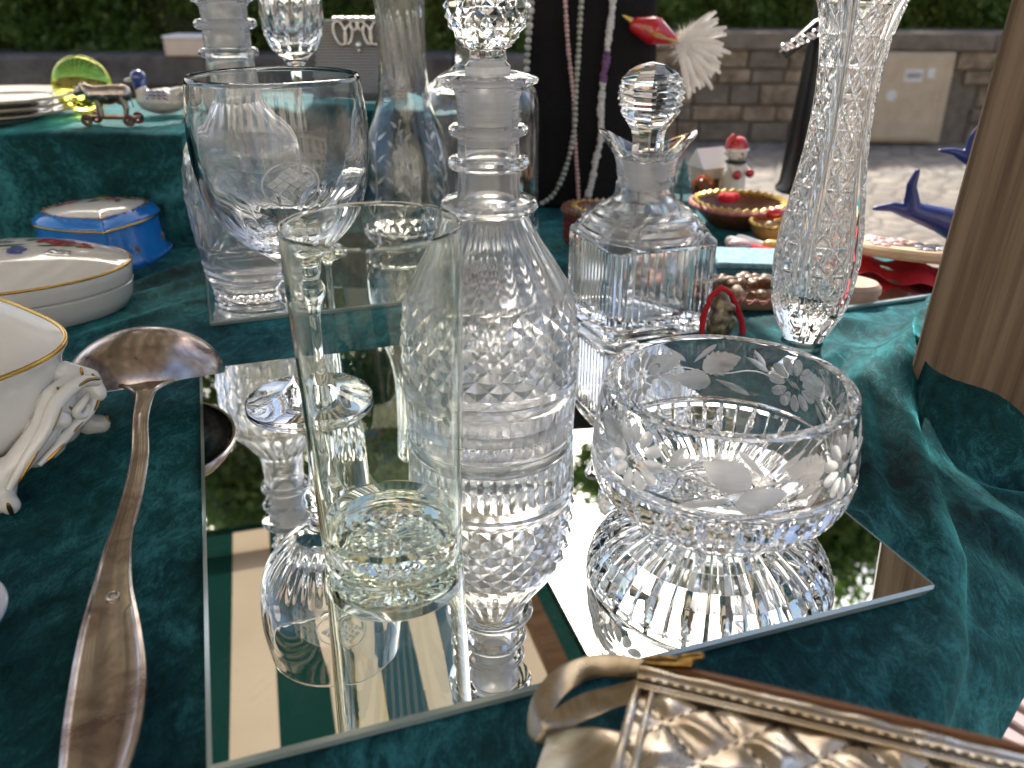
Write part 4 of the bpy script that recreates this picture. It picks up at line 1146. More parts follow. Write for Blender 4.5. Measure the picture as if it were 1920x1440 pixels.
bo = [(0, 0), (0.058, 0.0), (0.0630, 0.003), (0.0650, 0.010), (0.0652, 0.060), (0.0652, 0.120), (0.0650, 0.142), (0.0630, 0.158), (0.0565, 0.172), (0.0440, 0.1815), (0.0330, 0.187), (0.0288, 0.194), (0.0278, 0.205), (0.0278, 0.232), (0.0285, 0.240), (0.0345, 0.2455), (0.0372, 0.2490), (0.0362, 0.2525)]
bi = [(0.0320, 0.2520), (0.0250, 0.2440), (0.0238, 0.232), (0.0238, 0.205), (0.0255, 0.194), (0.030, 0.184), (0.042, 0.1755), (0.0530, 0.1660), (0.0585, 0.154), (0.0605, 0.140), (0.0608, 0.12), (0.0608, 0.06), (0.0600, 0.020), (0.050, 0.0120), (0.02, 0.0105), (0, 0.0105)]
t = glass_lathe('clear_bottle', (-0.0345, 1.010, E0), 'plain round shouldered bottle behind the diamond cut decanter', 'bottle', bo, bi, M['wavy_glass'], 120, 5)

# ================================================================== SILVER AND PORCELAIN, LEFT
# ---- ladle lying face down
LC = Vector((-0.2545, 0.545, 0.0))
t = thing('silver_ladle', (LC.x, LC.y, 0.0), 'tarnished silver soup ladle lying face down on the cloth', 'ladle')
bc = Vector((0, 0, 0.0215)); lu = Vector((0.914, 0.406, 0.0)).normalized(); lw = Vector((0.372, -0.837, 0.40)).normalized()
lw = (lw - lu * lw.dot(lu)).normalized(); ln = lu.cross(lw)
if ln.z < 0: ln = -ln
V = []; F = []; nu, nv = 64, 20
def ladle_pt(a, b, sc_): return bc + (lu * (0.0535 * cos(a) * cos(b)) + lw * (0.037 * sin(a) * cos(b)) + ln * (0.041 * sin(b))) * sc_
for lay, sc_ in ((0, 1.0), (1, 0.966)):
    for j in range(nv):
        b = (pi / 2) * j / nv
        for q in range(nu): V.append(ladle_pt(2 * pi * q / nu, b, sc_) + (Vector((0, 0, 0))))
    V.append(ladle_pt(0, pi / 2, sc_))
top0 = nu * nv; off = nu * nv + 1
for lay in (0, 1):
    o_ = lay * off
    for j in range(nv - 1):
        for q in range(nu): F.append((o_ + j * nu + q, o_ + j * nu + (q + 1) % nu, o_ + (j + 1) * nu + (q + 1) % nu, o_ + (j + 1) * nu + q))
    for q in range(nu): F.append((o_ + (nv - 1) * nu + q, o_ + (nv - 1) * nu + (q + 1) % nu, o_ + top0))
for q in range(nu): F.append((q, (q + 1) % nu, off + (q + 1) % nu, off + q))
mobj('ladle_bowl', V, F, M['tarnish'], t, True, 50, True)
# handle: cross-sections with a raised ridge and rims
near = LC + bc + lw * 0.0355
HP = [(-0.2405, 0.5150, 0.0368, 0.0185), (-0.2378, 0.505, 0.0373, 0.0095), (-0.2350, 0.496, 0.0362, 0.0056), (-0.2290, 0.472, 0.0320, 0.0046), (-0.2180, 0.440, 0.0260, 0.0050), (-0.2095, 0.405, 0.0205, 0.0056), (-0.2025, 0.370, 0.0165, 0.0064),
      (-0.1925, 0.335, 0.0140, 0.0092), (-0.1815, 0.305, 0.0120, 0.0132), (-0.1700, 0.275, 0.0105, 0.0155), (-0.1605, 0.245, 0.0095, 0.0145), (-0.1540, 0.220, 0.0085, 0.0105), (-0.1510, 0.208, 0.0075, 0.0046)]
HPs = smooth_prof(HP, 6); V = []; F = []
sec = [(-1, 0), (-0.97, 0.55), (-0.84, 0.80), (-0.74, 0.42), (-0.35, 0.42), (0, 0.62), (0.35, 0.42), (0.74, 0.42), (0.84, 0.80), (0.97, 0.55), (1, 0), (0.6, -0.5), (0, -0.62), (-0.6, -0.5)]
for i, (x, y, z, w) in enumerate(HPs):
    p = Vector((x, y, z)) - LC; a = Vector(HPs[max(i - 1, 0)][:3]); b = Vector(HPs[min(i + 1, len(HPs) - 1)][:3]); tg = (b - a).normalized()
    sx = tg.cross(Vector((0, 0, 1))).normalized(); sz = sx.cross(tg)
    th_ = 0.0026 if w > 0.008 else 0.0030
    for (u, h) in sec: V.append(p + sx * (u * w) + sz * (h * th_))
n = len(sec)
for i in range(len(HPs) - 1):
    for q in range(n): F.append((i * n + q, i * n + (q + 1) % n, (i + 1) * n + (q + 1) % n, (i + 1) * n + q))
F.append(tuple(range(n))); F.append(tuple((len(HPs) - 1) * n + q for q in range(n - 1, -1, -1)))
mobj('ladle_handle', V, F, M['tarnish'], t, True, 40, True)
tube('maker_mark', [(-0.1885 - LC.x + 0.0028 * cos(2 * pi * q / 20), 0.326 - LC.y + 0.0032 * sin(2 * pi * q / 20), 0.0156) for q in range(21)], 0.0004, M['tarnish'], t, 5)

# ---- lobed porcelain dish on moulded feet
DC = Vector((-0.383, 0.470, -0.004))
t = thing('porcelain_dish', DC, 'white porcelain dish with gold rim and moulded gilded feet', 'dish', rz=radians(8))
def dish_r(th, R):
    k_ = (abs(cos(th)) ** 3.2 + abs(sin(th)) ** 3.2) ** (-1 / 3.2)      # rounded square, corner pointing along the diagonal
    return R * k_ * 0.86
def d_fr(th, r, z): return dish_r(th + pi / 4, r)
prof_o = [(0.0, 0.016), (0.06, 0.016), (0.078, 0.018), (0.093, 0.026), (0.102, 0.040), (0.1055, 0.056), (0.1085, 0.070), (0.1135, 0.0785)]
prof_i = [(0.1130, 0.0800), (0.1105, 0.0798), (0.1045, 0.070), (0.1015, 0.056), (0.0965, 0.041), (0.086, 0.029), (0.066, 0.0225), (0.03, 0.0205), (0.0, 0.0205)]
rb = RB(); prev = rb.ring([(0, 0, 0.016)])
for r_, z_ in smooth_prof(prof_o[1:], 4) + smooth_prof(prof_i[:-1], 4):
    cur = rb.circ(r_, z_ + 0.0, 120, 0, d_fr); rb.join(prev, cur); prev = cur
rb.join(prev, rb.ring([(0, 0, 0.0205)])); rb.build('bowl', M['porcelain'], t, 50)
rimp = [(d_fr(2 * pi * q / 120, 0.1122, 0) * cos(2 * pi * q / 120), d_fr(2 * pi * q / 120, 0.1122, 0) * sin(2 * pi * q / 120), 0.0799) for q in range(121)]
tube('gilded_rim', rimp, 0.0016, M['gold'], t, 8)
fb = []; marks = []
def foot_parts(th, big):
    c_, s_ = cos(th), sin(th)
    def P(r, s, z): return (r * c_ - s * s_, r * s_ + s * c_, z)
    # scrolled mask rising up the corner
    L = [(P(0.108, 0.000, 0.062), P(0.119, 0.003, 0.055), 0.0080, 0.0085), (P(0.119, 0.003, 0.055), P(0.124, 0.001, 0.047), 0.0080, 0.0060),
         (P(0.106, -0.020, 0.056), P(0.100, -0.034, 0.038), 0.0065, 0.0080), (P(0.106, -0.020, 0.056), P(0.114, -0.002, 0.058), 0.0065, 0.0075),
         (P(0.100, -0.034, 0.038), P(0.086, -0.044, 0.024), 0.0090, 0.0080), (P(0.102, -0.012, 0.046), P(0.094, -0.016, 0.024), 0.0150, 0.0120),
         (P(0.108, 0.003, 0.044), P(0.098, 0.004, 0.022), 0.0140, 0.0100), (P(0.108, 0.014, 0.052), P(0.102, 0.024, 0.034), 0.0070, 0.0070),
         (P(0.102, 0.024, 0.034), P(0.092, 0.032, 0.020), 0.0090, 0.0080), (P(0.098, -0.026, 0.036), P(0.090, -0.026, 0.020), 0.0110, 0.0080), (P(0.100, 0.014, 0.036), P(0.092, 0.018, 0.020), 0.0110, 0.0080),
         (P(0.080, -0.046, 0.022), P(0.078, -0.052, 0.007), 0.0085, 0.0075), (P(0.078, -0.052, 0.007), P(0.084, -0.058, 0.0055), 0.0072, 0.0060), (P(0.078, -0.052, 0.007), P(0.074, -0.060, 0.0055), 0.0068, 0.0056),
         (P(0.092, 0.032, 0.020), P(0.101, 0.036, 0.008), 0.0072, 0.0075), (P(0.101, 0.036, 0.008), P(0.108, 0.038, 0.0068), 0.0072, 0.0068)]
    for q in range(9): L.append((P(0.106 - 0.0022 * abs(q - 4), -0.030 + 0.007 * q, 0.030), P(0.097, -0.030 + 0.007 * q, 0.013 + 0.0016 * abs(q - 4)), 0.0038, 0.0022))
    for (q, s_) in ((0.115, -0.008), (0.113, 0.010), (0.110, -0.022)): L.append((q, s_, 0.04, 0.006) if False else (*P(q, s_, 0.042), 0.0062))
    return L, P
for qi, th in enumerate((0.0, pi / 2, pi, 3 * pi / 2)):
    L, P = foot_parts(th, True)
    blob('moulded_foot', L, 0.0013, M['porcelain'], t, 2)
    for path, r0, gold in (([(0.127, 0.001, 0.056), (0.121, -0.010, 0.061), (0.112, -0.025, 0.056), (0.106, -0.037, 0.043), (0.096, -0.047, 0.030), (0.086, -0.054, 0.015)], 0.0040, True),
                           ([(0.122, 0.006, 0.046), (0.121, -0.006, 0.040), (0.114, -0.017, 0.035), (0.108, -0.028, 0.029), (0.098, -0.038, 0.021)], 0.0032, True),
                           ([(0.121, -0.006, 0.050), (0.121, -0.013, 0.049), (0.117, -0.017, 0.044), (0.119, -0.013, 0.040), (0.121, -0.008, 0.043), (0.121, -0.010, 0.046)], 0.0024, False),
                           ([(0.125, 0.004, 0.052), (0.119, 0.013, 0.052), (0.112, 0.022, 0.042), (0.104, 0.030, 0.028), (0.102, 0.036, 0.014)], 0.0036, True)):
        sp = spline([P(*p) for p in path], 6); n_ = len(sp)
        tube('relief_scroll', sp, [r0 * (0.55 + 0.6 * sin(pi * min(1, i / n_ + 0.08))) for i in range(n_)], M['porcelain'], t, 10)
        if gold and qi in (0, 3):
            for (i0, i1) in ((2, int(n_ * 0.30)), (int(n_ * 0.42), int(n_ * 0.62)), (int(n_ * 0.74), n_ - 2)):
                tube('gilded_stroke', [p + Vector((cos(th), sin(th), 0.25)) * (r0 * 1.02) for p in sp[i0:i1 + 1]], [0.0003] + [0.0011] * (i1 - i0 - 1) + [0.0003], M['gold_dull'], t, 6)
    if qi in (0, 3):
        for (r, s, z, a) in ((0.1265, 0.001, 0.058, 0.0024), (0.1210, -0.001, 0.064, 0.0018), (0.1275, 0.005, 0.050, 0.0018), (0.1125, -0.018, 0.060, 0.0018), (0.1090, -0.030, 0.047, 0.0024), (0.1205, -0.008, 0.042, 0.0020), (0.1160, -0.016, 0.046, 0.0018), (0.1185, 0.012, 0.044, 0.0020),
                             (0.1070, -0.020, 0.030, 0.0020), (0.1115, -0.004, 0.030, 0.0018), (0.1095, 0.010, 0.029, 0.0018), (0.0995, -0.041, 0.034, 0.0022), (0.0900, -0.050, 0.020, 0.0020), (0.0890, -0.062, 0.0065, 0.0028), (0.1140, 0.040, 0.010, 0.0020)):
            ball('gilded_dab', a * 0.8, M['gold_dull'], t, P(r - 0.0016, s, z), (0.7, 0.6, 2.2), 8, 6, (0.5 * sin(s * 300), 0, th))

# ---- oval lidded box with gold line and painted flowers
OC = Vector((-0.474, 0.758, -0.004))
t = thing('oval_porcelain_box', OC, 'white oval porcelain box with gold line and flower bouquet lid', 'porcelain box', rz=radians(14))
OA, OB = 0.118, 0.080
def oval(name, prof, m, n=96):
    rb = RB(); prev = rb.ring([(0, 0, prof[0][1])])
    for f_, z_ in prof[1:]:
        cur = rb.ring([(0, 0, z_)]) if f_ == 0 else rb.ring([(OA * f_ * cos(2 * pi * q / n), OB * f_ * sin(2 * pi * q / n), z_) for q in range(n)]); rb.join(prev, cur); prev = cur
    return rb.build(name, m, t, 50)
oval('box_base', [(0, 0.0), (0.90, 0.0), (0.94, 0.002), (0.975, 0.012), (0.99, 0.0235), (0.975, 0.0245), (0, 0.0245)], M['porcelain'])
lid_prof = [(0.0, 0.0252), (0.97, 0.0252), (0.99, 0.0262), (0.997, 0.034), (1.0, 0.0405), (0.992, 0.0420), (0.97, 0.0438), (0.85, 0.0500), (0.7, 0.0550), (0.5, 0.0592), (0.25, 0.0615), (0, 0.0620)]
lidm = oval('lid', lid_prof, M['porcelain'])
def lid_z(f_): return lerp_tab([(f, z) for f, z in sorted(lid_prof[5:], key=lambda p: p[0])], f_)
tube('gilded_line', [(OA * 0.996 * cos(2 * pi * q / 96), OB * 0.996 * sin(2 * pi * q / 96), 0.0418) for q in range(97)], 0.0013, M['gold'], lidm, 8)
M['petal_red'] = plain('painted_crimson', (0.30, 0.012, 0.03), 0.15, coat=0.6, c2=(0.42, 0.05, 0.06), scale=180)
M['petal_blue'] = plain('painted_blue', (0.05, 0.07, 0.32), 0.15, coat=0.6, c2=(0.12, 0.16, 0.45), scale=180)
M['petal_grey'] = plain('painted_grey', (0.16, 0.16, 0.20), 0.15, coat=0.6, c2=(0.35, 0.35, 0.38), scale=180)
M['petal_pink'] = plain('painted_pink', (0.50, 0.10, 0.16), 0.15, coat=0.6, c2=(0.60, 0.28, 0.30), scale=180)
M['petal_yellow'] = plain('painted_yellow', (0.60, 0.40, 0.05), 0.15, coat=0.6, c2=(0.65, 0.50, 0.15), scale=180)
M['petal_green'] = plain('painted_green', (0.07, 0.13, 0.03), 0.15, coat=0.6, c2=(0.14, 0.20, 0.06), scale=180)
def painted(name, parent, zf, outline, m, lift=0.0003):
    n = len(outline); cx = sum(p[0] for p in outline) / n; cy_ = sum(p[1] for p in outline) / n
    V = [(cx, cy_, zf(cx, cy_) + lift)] + [((cx + x) / 2, (cy_ + y) / 2, zf((cx + x) / 2, (cy_ + y) / 2) + lift) for x, y in outline] + [(x, y, zf(x, y) + lift * 0.6) for x, y in outline]
    F = [(0, 1 + q, 1 + (q + 1) % n) for q in range(n)] + [(1 + q, 1 + n + q, 1 + n + (q + 1) % n, 1 + (q + 1) % n) for q in range(n)]
    return mobj(name, V, F, m, parent, True)
ozf = lambda x, y: lid_z(min(1, hypot(x / OA, y / OB))) + 0.0002
def bloom(parent, zf, cx, cy_, R, n, mk, rnd, sq_=1.0):
    for q in range(n):
        a = rnd.uniform(0, 2 * pi); r = R * sqrt(rnd.random()) * 0.8
        painted('painted_petal', parent, zf, ell(cx + r * cos(a), cy_ + r * sq_ * sin(a), R * rnd.uniform(0.28, 0.42), R * rnd.uniform(0.16, 0.26), a + 1.2, 9), M[mk], 0.0003 + q * 0.00002)
rd_ = random.Random(4)
bloom(lidm, ozf, 0.052, 0.018, 0.020, 16, 'petal_red', rd_); bloom(lidm, ozf, 0.075, 0.010, 0.013, 9, 'petal_red', rd_)
bloom(lidm, ozf, 0.026, -0.014, 0.017, 9, 'petal_blue', rd_, 0.7); bloom(lidm, ozf, 0.060, -0.013, 0.014, 9, 'petal_grey', rd_)
bloom(lidm, ozf, 0.010, 0.020, 0.012, 7, 'petal_grey', rd_)
for (x, y, L, w_, r) in ((-0.022, 0.0, 0.03, 0.008, 0.3), (-0.004, 0.003, 0.03, 0.006, 0.1), (0.012, 0.026, 0.02, 0.007, 0.8), (0.030, 0.0, 0.026, 0.005, 0.0), (0.046, 0.004, 0.018, 0.006, 0.6), (-0.03, -0.012, 0.024, 0.007, -0.5), (0.014, -0.002, 0.05, 0.0018, 0.35)):
    painted('painted_leaf', lidm, ozf, leaf_shape(x + 0.022, y, L, w_, r), M['petal_green'], 0.00028)

# ---- heart shaped blue box
HC = Vector((-0.445, 0.917, -0.004))
t = thing('heart_porcelain_box', HC, 'blue heart shaped porcelain box with white flowered lid', 'porcelain box', rz=radians(28))
HN = 96
def heart(f_, n=HN):
    out = []
    for q in range(n):
        a = 2 * pi * q / n
        x = 16 * sin(a) ** 3; y = 13 * cos(a) - 5 * cos(2 * a) - 2 * cos(3 * a) - cos(4 * a)
        hx, hy = x / 16, (y + 2) / 16; rr_ = hypot(hx, hy); g_ = 0.38 if f_ > 0.9 else min(0.8, 0.38 + (0.9 - f_) * 1.2)
        if rr_ > 0: hx, hy = hx * (1 - g_ + g_ * 0.92 / rr_), hy * (1 - g_ + g_ * 0.92 / rr_)
        out.append((hx * 0.068 * f_, hy * 0.066 * f_))
    return out
def heart_layers(name, prof, m, par, mats=None, idx=None):
    rb = RB(); prev = None
    for li, (f_, z_) in enumerate(prof):
        cur = rb.ring([(0, 0.004, z_)]) if f_ == 0 else rb.ring([(x, y, z_) for x, y in heart(f_)])
        if idx: rb.mi = idx[li]
        if prev: rb.join(prev, cur)
        prev = cur
    return rb.build(name, m, par, 45, True, mats)
heart_layers('box_base', [(0, 0), (1.06, 0.0), (1.085, 0.003), (1.05, 0.007), (0.99, 0.020), (0.965, 0.040), (0.96, 0.0445), (0, 0.0445)], M['porcelain_blue'], t)
hb = heart_layers('lid', [(0, 0.0452), (0.97, 0.0452), (1.0, 0.0460), (1.005, 0.0480), (0.985, 0.0498), (0.92, 0.0538), (0.84, 0.0570), (0.78, 0.0588), (0.65, 0.0615), (0.5, 0.0636), (0.3, 0.0652), (0, 0.0658)], None, t, [M['porcelain_blue'], M['porcelain']], [0] * 8 + [1] * 4)
tube('gilded_line', [(x * 1.006, y * 1.006, 0.0462) for x, y in heart(1.0) + heart(1.0)[:1]], 0.0013, M['gold'], hb, 8)
hz_ = lambda x, y: 0.0007 + lerp_tab([(0, 0.0658), (0.3, 0.0652), (0.5, 0.0636), (0.65, 0.0615), (0.78, 0.0588), (0.9, 0.0545)], hypot(x / 0.064, y / 0.062))
for q in range(48):
    x, y = heart(0.79 + 0.02 * (q % 2), 48)[q]
    ball('gilded_scroll', 0.0022, M['gold_dull'], hb, (x, y, 0.0586), (1.2, 1.0, 0.35), 8, 5, (0, 0, q))
bloom(hb, hz_, -0.026, 0.014, 0.014, 12, 'petal_pink', rd_); bloom(hb, hz_, 0.008, 0.020, 0.012, 9, 'petal_yellow', rd_); bloom(hb, hz_, 0.018, 0.008, 0.011, 8, 'petal_pink', rd_); bloom(hb, hz_, 0.030, 0.020, 0.008, 6, 'petal_red', rd_)
for (x, y, L, w_, r) in ((0.000, 0.004, 0.016, 0.005, 0.4), (0.036, 0.008, 0.016, 0.004, -0.4), (-0.008, 0.026, 0.014, 0.004, 0.9), (0.022, -0.004, 0.014, 0.005, 1.2)):
    painted('painted_leaf', hb, hz_, leaf_shape(x, y, L, w_, r), M['petal_green'])
for q, (a, z_) in enumerate(((36, 0.018), (28, 0.019), (43, 0.02))):      # small gilt flowers on the side
    x, y = heart(1.0)[a]; nrm = Vector((x, y - 0.006, 0)).normalized()
    for k_ in range(5):
        ball('gilded_flower', 0.0026, M['gold_dull'], t, (x * 0.995 + nrm.y * -0.003 * cos(k_ * 1.257), y * 0.995 + nrm.x * 0.003 * cos(k_ * 1.257), z_ + 0.003 * sin(k_ * 1.257)), (0.5, 0.5, 0.8), 8, 5)
for q in range(60):
    x, y = heart(1.085, 60)[q]; ball('bead_moulding', 0.0018, M['porcelain_blue'], t, (x, y, 0.0045), nu=8, nv=5)

# ---- bluish lobed dish edge in the bottom left corner
M['porcelain_cool'] = plain('bluish_porcelain', (0.55, 0.58, 0.66), 0.2, coat=0.5, c2=(0.40, 0.45, 0.60), scale=30)
t = thing('lobed_dish', (-0.288, 0.292, -0.004), 'pale bluish lobed porcelain dish cut off by the left edge', 'dish')
rb = RB(); lob = lambda th, r, z: r * (1 + 0.05 * abs(sin(4 * th)))
prev = rb.ring([(0, 0, 0)])
for r_, z_ in smooth_prof([(0.030, 0.0), (0.034, 0.002), (0.046, 0.010), (0.056, 0.020), (0.0585, 0.0235), (0.0580, 0.0250), (0.0560, 0.0245), (0.046, 0.016), (0.032, 0.0075), (0.01, 0.0060)], 4):
    cur = rb.circ(r_, z_, 96, 0, lob); rb.join(prev, cur); prev = cur
rb.join(prev, rb.ring([(0, 0, 0.006)])); rb.build('dish_body', M['porcelain_cool'], t, 50)

# ---- on the back step: plates, yellow ball, silver cow on wheels, duck
for q in range(3):
    t = thing('porcelain_plate', (-0.622 + 0.004 * q, 1.072 - 0.003 * q, SH + 0.0006 + 0.0085 * q), ['lowest gilt edged plate of the stack on the back step', 'middle gilt edged plate of the stack on the back step', 'topmost gilt edged plate of the stack on the back step'][q], 'plate', 'stacked plates', rz=0.3 * q)
    rb = RB(); sc_ = lambda th, r, z: r * (1 + (0.012 * abs(sin(8 * th)) if r > 0.07 else 0)); prev = rb.ring([(0, 0, 0)])
    for r_, z_ in smooth_prof([(0.048, 0.0), (0.052, 0.001), (0.070, 0.0075), (0.092, 0.0125), (0.0925, 0.0140), (0.088, 0.0142), (0.068, 0.0100), (0.056, 0.0045), (0.03, 0.0035)], 4):
        cur = rb.circ(r_, z_, 128, 0, sc_); rb.join(prev, cur); prev = cur
    rb.join(prev, rb.ring([(0, 0, 0.0035)])); rb.build('plate_body', M['porcelain'], t, 50)
    tube('gilded_rim', [(0.0922 * (1 + 0.012 * abs(sin(8 * 2 * pi * k_ / 128))) * cos(2 * pi * k_ / 128), 0.0922 * (1 + 0.012 * abs(sin(8 * 2 * pi * k_ / 128))) * sin(2 * pi * k_ / 128), 0.0142) for k_ in range(129)], 0.0009, M['gold_dull'], t, 6)
    tube('gilded_ring', [(0.066 * cos(2 * pi * k_ / 64), 0.066 * sin(2 * pi * k_ / 64), 0.0094) for k_ in range(65)], 0.0007, M['gold_dull'], t, 6)
gb = ball('glass_ball', 0.0345, M['yellow_glass'], None, (-0.537, 1.135, SH + 0.0352), nu=48, nv=32)
tag(gb, 'clear yellow green glass ball on the back step', 'glass ball')

t = thing('silver_animal_cart', (-0.462, 1.035, SH + 0.001), 'small silver cow figure standing on a dark wheeled cart', 'figurine', rz=radians(-4))
blob('cow', [((-0.018, 0, 0.0345), (0.017, 0, 0.0355), 0.0098, 0.0105), (-0.001, 0, 0.0335, 0.0112, 1.4, 0.9, 1), ((-0.018, 0, 0.037), (-0.027, 0, 0.0400), 0.0076, 0.0064), ((-0.027, 0, 0.0400), (-0.0375, 0, 0.0355), 0.0062, 0.0042), (-0.028, 0.0045, 0.0455, 0.0022), (-0.028, -0.0045, 0.0455, 0.0022), (-0.029, 0.005, 0.0425, 0.0022, 1, 1.6, 0.7), (-0.029, -0.005, 0.0425, 0.0022, 1, 1.6, 0.7),
             ((-0.015, 0.004, 0.030), (-0.017, 0.004, 0.0105), 0.0046, 0.0029), ((-0.012, -0.004, 0.030), (-0.010, -0.004, 0.0105), 0.0046, 0.0029), ((0.014, 0.004, 0.030), (0.016, 0.0045, 0.020), 0.0052, 0.0034), ((0.016, 0.0045, 0.020), (0.0145, 0.004, 0.0105), 0.0033, 0.0028), ((0.018, -0.004, 0.030), (0.021, -0.004, 0.020), 0.0052, 0.0034), ((0.021, -0.004, 0.020), (0.019, -0.004, 0.0105), 0.0033, 0.0028), ((0.0245, 0, 0.038), (0.0275, 0, 0.020), 0.0016, 0.0012), (0.012, 0, 0.0265, 0.0040)], 0.0011, M['old_silver'], t, 2)
box('cart_plate', 0.062, 0.019, 0.0032, M['bronze'], t, (0, 0, 0.0092), bev=0.001)
for sx in (-1, 1):
    for sy in (-1, 1):
        rb = RB(); prof = [(0.0030, -0.0015), (0.0065, -0.0015), (0.0070, 0), (0.0065, 0.0015), (0.0030, 0.0015)]; rs = [rb.circ(r, z, 20) for r, z in prof]
        for a, b in zip(rs, rs[1:] + rs[:1]): rb.join(a, b)
        w_ = rb.build('wheel', M['bronze'], t, 40); w_.location = (sx * 0.025, sy * 0.0115, 0.0071); w_.rotation_euler = (radians(90), 0, 0)
    tube('axle', [(sx * 0.025, -0.012, 0.0071), (sx * 0.025, 0.012, 0.0071)], 0.0012, M['bronze'], t)

t = thing('porcelain_duck', (-0.436, 1.118, SH + 0.0006), 'white porcelain duck with dark blue head on the back step', 'figurine', rz=radians(-6))
M['delft'] = plain('blue_glaze', (0.012, 0.025, 0.16), 0.12, coat=0.8, c2=(0.05, 0.08, 0.30), scale=160)
M['duckglaze'] = plain('greyish_glaze', (0.52, 0.52, 0.50), 0.12, coat=0.8, c2=(0.60, 0.60, 0.58), scale=40)
blob('duck_body', [(0.002, 0, 0.0165, 0.0185, 1.75, 1.05, 0.85), (-0.016, 0, 0.018, 0.0135, 1, 1, 0.95), ((0.020, 0, 0.024), (0.037, 0, 0.0325), 0.0095, 0.0032), (0.004, 0.011, 0.0235, 0.0105, 1.7, 0.5, 0.8), (0.004, -0.011, 0.0235, 0.0105, 1.7, 0.5, 0.8), ((-0.020, 0, 0.022), (-0.0235, 0, 0.036), 0.0085, 0.0070)], 0.0013, M['duckglaze'], t, 3)
h_ = blob('duck_head', [(-0.0235, 0, 0.0440, 0.0098), ((-0.0235, 0, 0.034), (-0.0235, 0, 0.044), 0.0078, 0.0085)], 0.0012, M['delft'], t, 2)
blob('bill', [((-0.031, 0, 0.0425), (-0.0405, 0, 0.0405), 0.0034, 0.0022)], 0.0008, M['duckglaze'], t, 2)
for q in range(3):
    for k_ in range(4): ball('wing_stroke', 0.0035, M['delft'], t, (-0.006 + k_ * 0.007, -0.0160 - 0.0006 * (k_ in (1, 2)), 0.0215 + q * 0.0042), (1.1, 0.25, 0.35), 8, 6, (0, 0.3, 0))
t = thing('porcelain_shell', (-0.375, 1.105, SH + 0.0006), 'small white fluted porcelain pot seen through the goblet', 'pot')
lathe('pot_body', smooth_prof([(0.0001, 0.0), (0.014, 0.0), (0.019, 0.008), (0.021, 0.020), (0.0245, 0.032), (0.0235, 0.033), (0.0195, 0.020), (0.017, 0.008), (0.0001, 0.004)], 4), 60, M['duckglaze'], t, 50, lambda th, r, z: r * (1 + 0.05 * abs(sin(5 * th))))

# ================================================================== EVENING BAG, NECKLACES
t = thing('mesh_evening_bag', (-0.205, 1.245, SH + 0.001), 'silver mesh evening bag with jewelled clasp behind the carafe', 'handbag', rz=radians(2))
M['bag_silver'] = plain('grey_silver_mesh', (0.10, 0.098, 0.096), 0.5, 0.3)
V = []; F = []; nx, nz = 24, 16
BW, BH, BD = 0.125, 0.104, 0.020
for sgn in (-1, 1):
    for j in range(nz + 1):
        for i in range(nx + 1):
            u, w_ = i / nx, j / nz; x = (u - 0.5) * BW * (1 - 0.06 * w_); z = w_ * BH
            d_ = BD * (sin(pi * u) ** 0.4) * (1 - 0.75 * w_ ** 1.6) * min(1, w_ * 5 + 0.35)
            V.append((x, sgn * (d_ / 2 + 0.0012), z))
off = (nx + 1) * (nz + 1)
for lay in (0, 1):
    for j in range(nz):
        for i in range(nx):
            a = lay * off + j * (nx + 1) + i; F.append((a, a + 1, a + nx + 2, a + nx + 1))
for i in range(nx): F.append((i, i + 1, off + i + 1, off + i)); b = nz * (nx + 1) + i; F.append((b, b + 1, off + b + 1, off + b))
for j in range(nz):
    for i in (0, nx): a = j * (nx + 1) + i; F.append((a, a + nx + 1, off + a + nx + 1, off + a))
mobj('bag_body', V, F, M['bag_silver'], t, True, 60, True)
# the little metal studs of the mesh: uncountable, one piece
bm_v, bm_f = [], []; st_r = 0.0017
for j in range(28):
    for i in range(32):
        u, w_ = (i + 0.5 * (j % 2) + 0.3) / 33, (j + 0.5) / 28
        x = (u - 0.5) * BW * (1 - 0.06 * w_); z = w_ * BH; d_ = BD * (sin(pi * u) ** 0.4) * (1 - 0.75 * w_ ** 1.6) * min(1, w_ * 5 + 0.35); y = -(d_ / 2 + 0.0012)
        o_ = len(bm_v); bm_v += [(x - st_r, y, z), (x, y, z - st_r), (x + st_r, y, z), (x, y, z + st_r), (x, y - 0.0011, z)]
        bm_f += [(o_, o_ + 1, o_ + 4), (o_ + 1, o_ + 2, o_ + 4), (o_ + 2, o_ + 3, o_ + 4), (o_ + 3, o_, o_ + 4)]
tag(mobj('mesh_studs', bm_v, bm_f, plain('stud_silver', (0.70, 0.69, 0.67), 0.3, 0.9), t, False), kind='stuff')
clasp = tube('clasp_bar', [(-0.032, -0.006, 0.105), (0.032, -0.006, 0.105)], 0.0032, M['old_silver'], t)
M['paste'] = plain('paste_stones', (0.75, 0.73, 0.70), 0.12, 0.85, c2=(0.45, 0.42, 0.40), scale=700)
def loop(cx, cz, a, b, rot, r=0.0024):
    p = [(cx + a * cos(t_) * cos(rot) - b * sin(t_) * sin(rot), -0.0085, cz + a * cos(t_) * sin(rot) + b * sin(t_) * cos(rot)) for t_ in [2 * pi * q / 24 for q in range(25)]]
    return tube('clasp_loop', p, r, M['paste'], t, 8)
for sx in (-1, 1):
    loop(sx * 0.024, 0.088, 0.0075, 0.0150, -sx * 0.25); loop(sx * 0.0125, 0.086, 0.0050, 0.0120, sx * 0.2); loop(sx * 0.005, 0.097, 0.0045, 0.0055, 0)
for q in range(13): ball('clasp_stone', 0.0030, M['paste'], t, (-0.030 + q * 0.005, -0.0085, 0.1045 + 0.001 * (q % 2)), nu=8, nv=6)
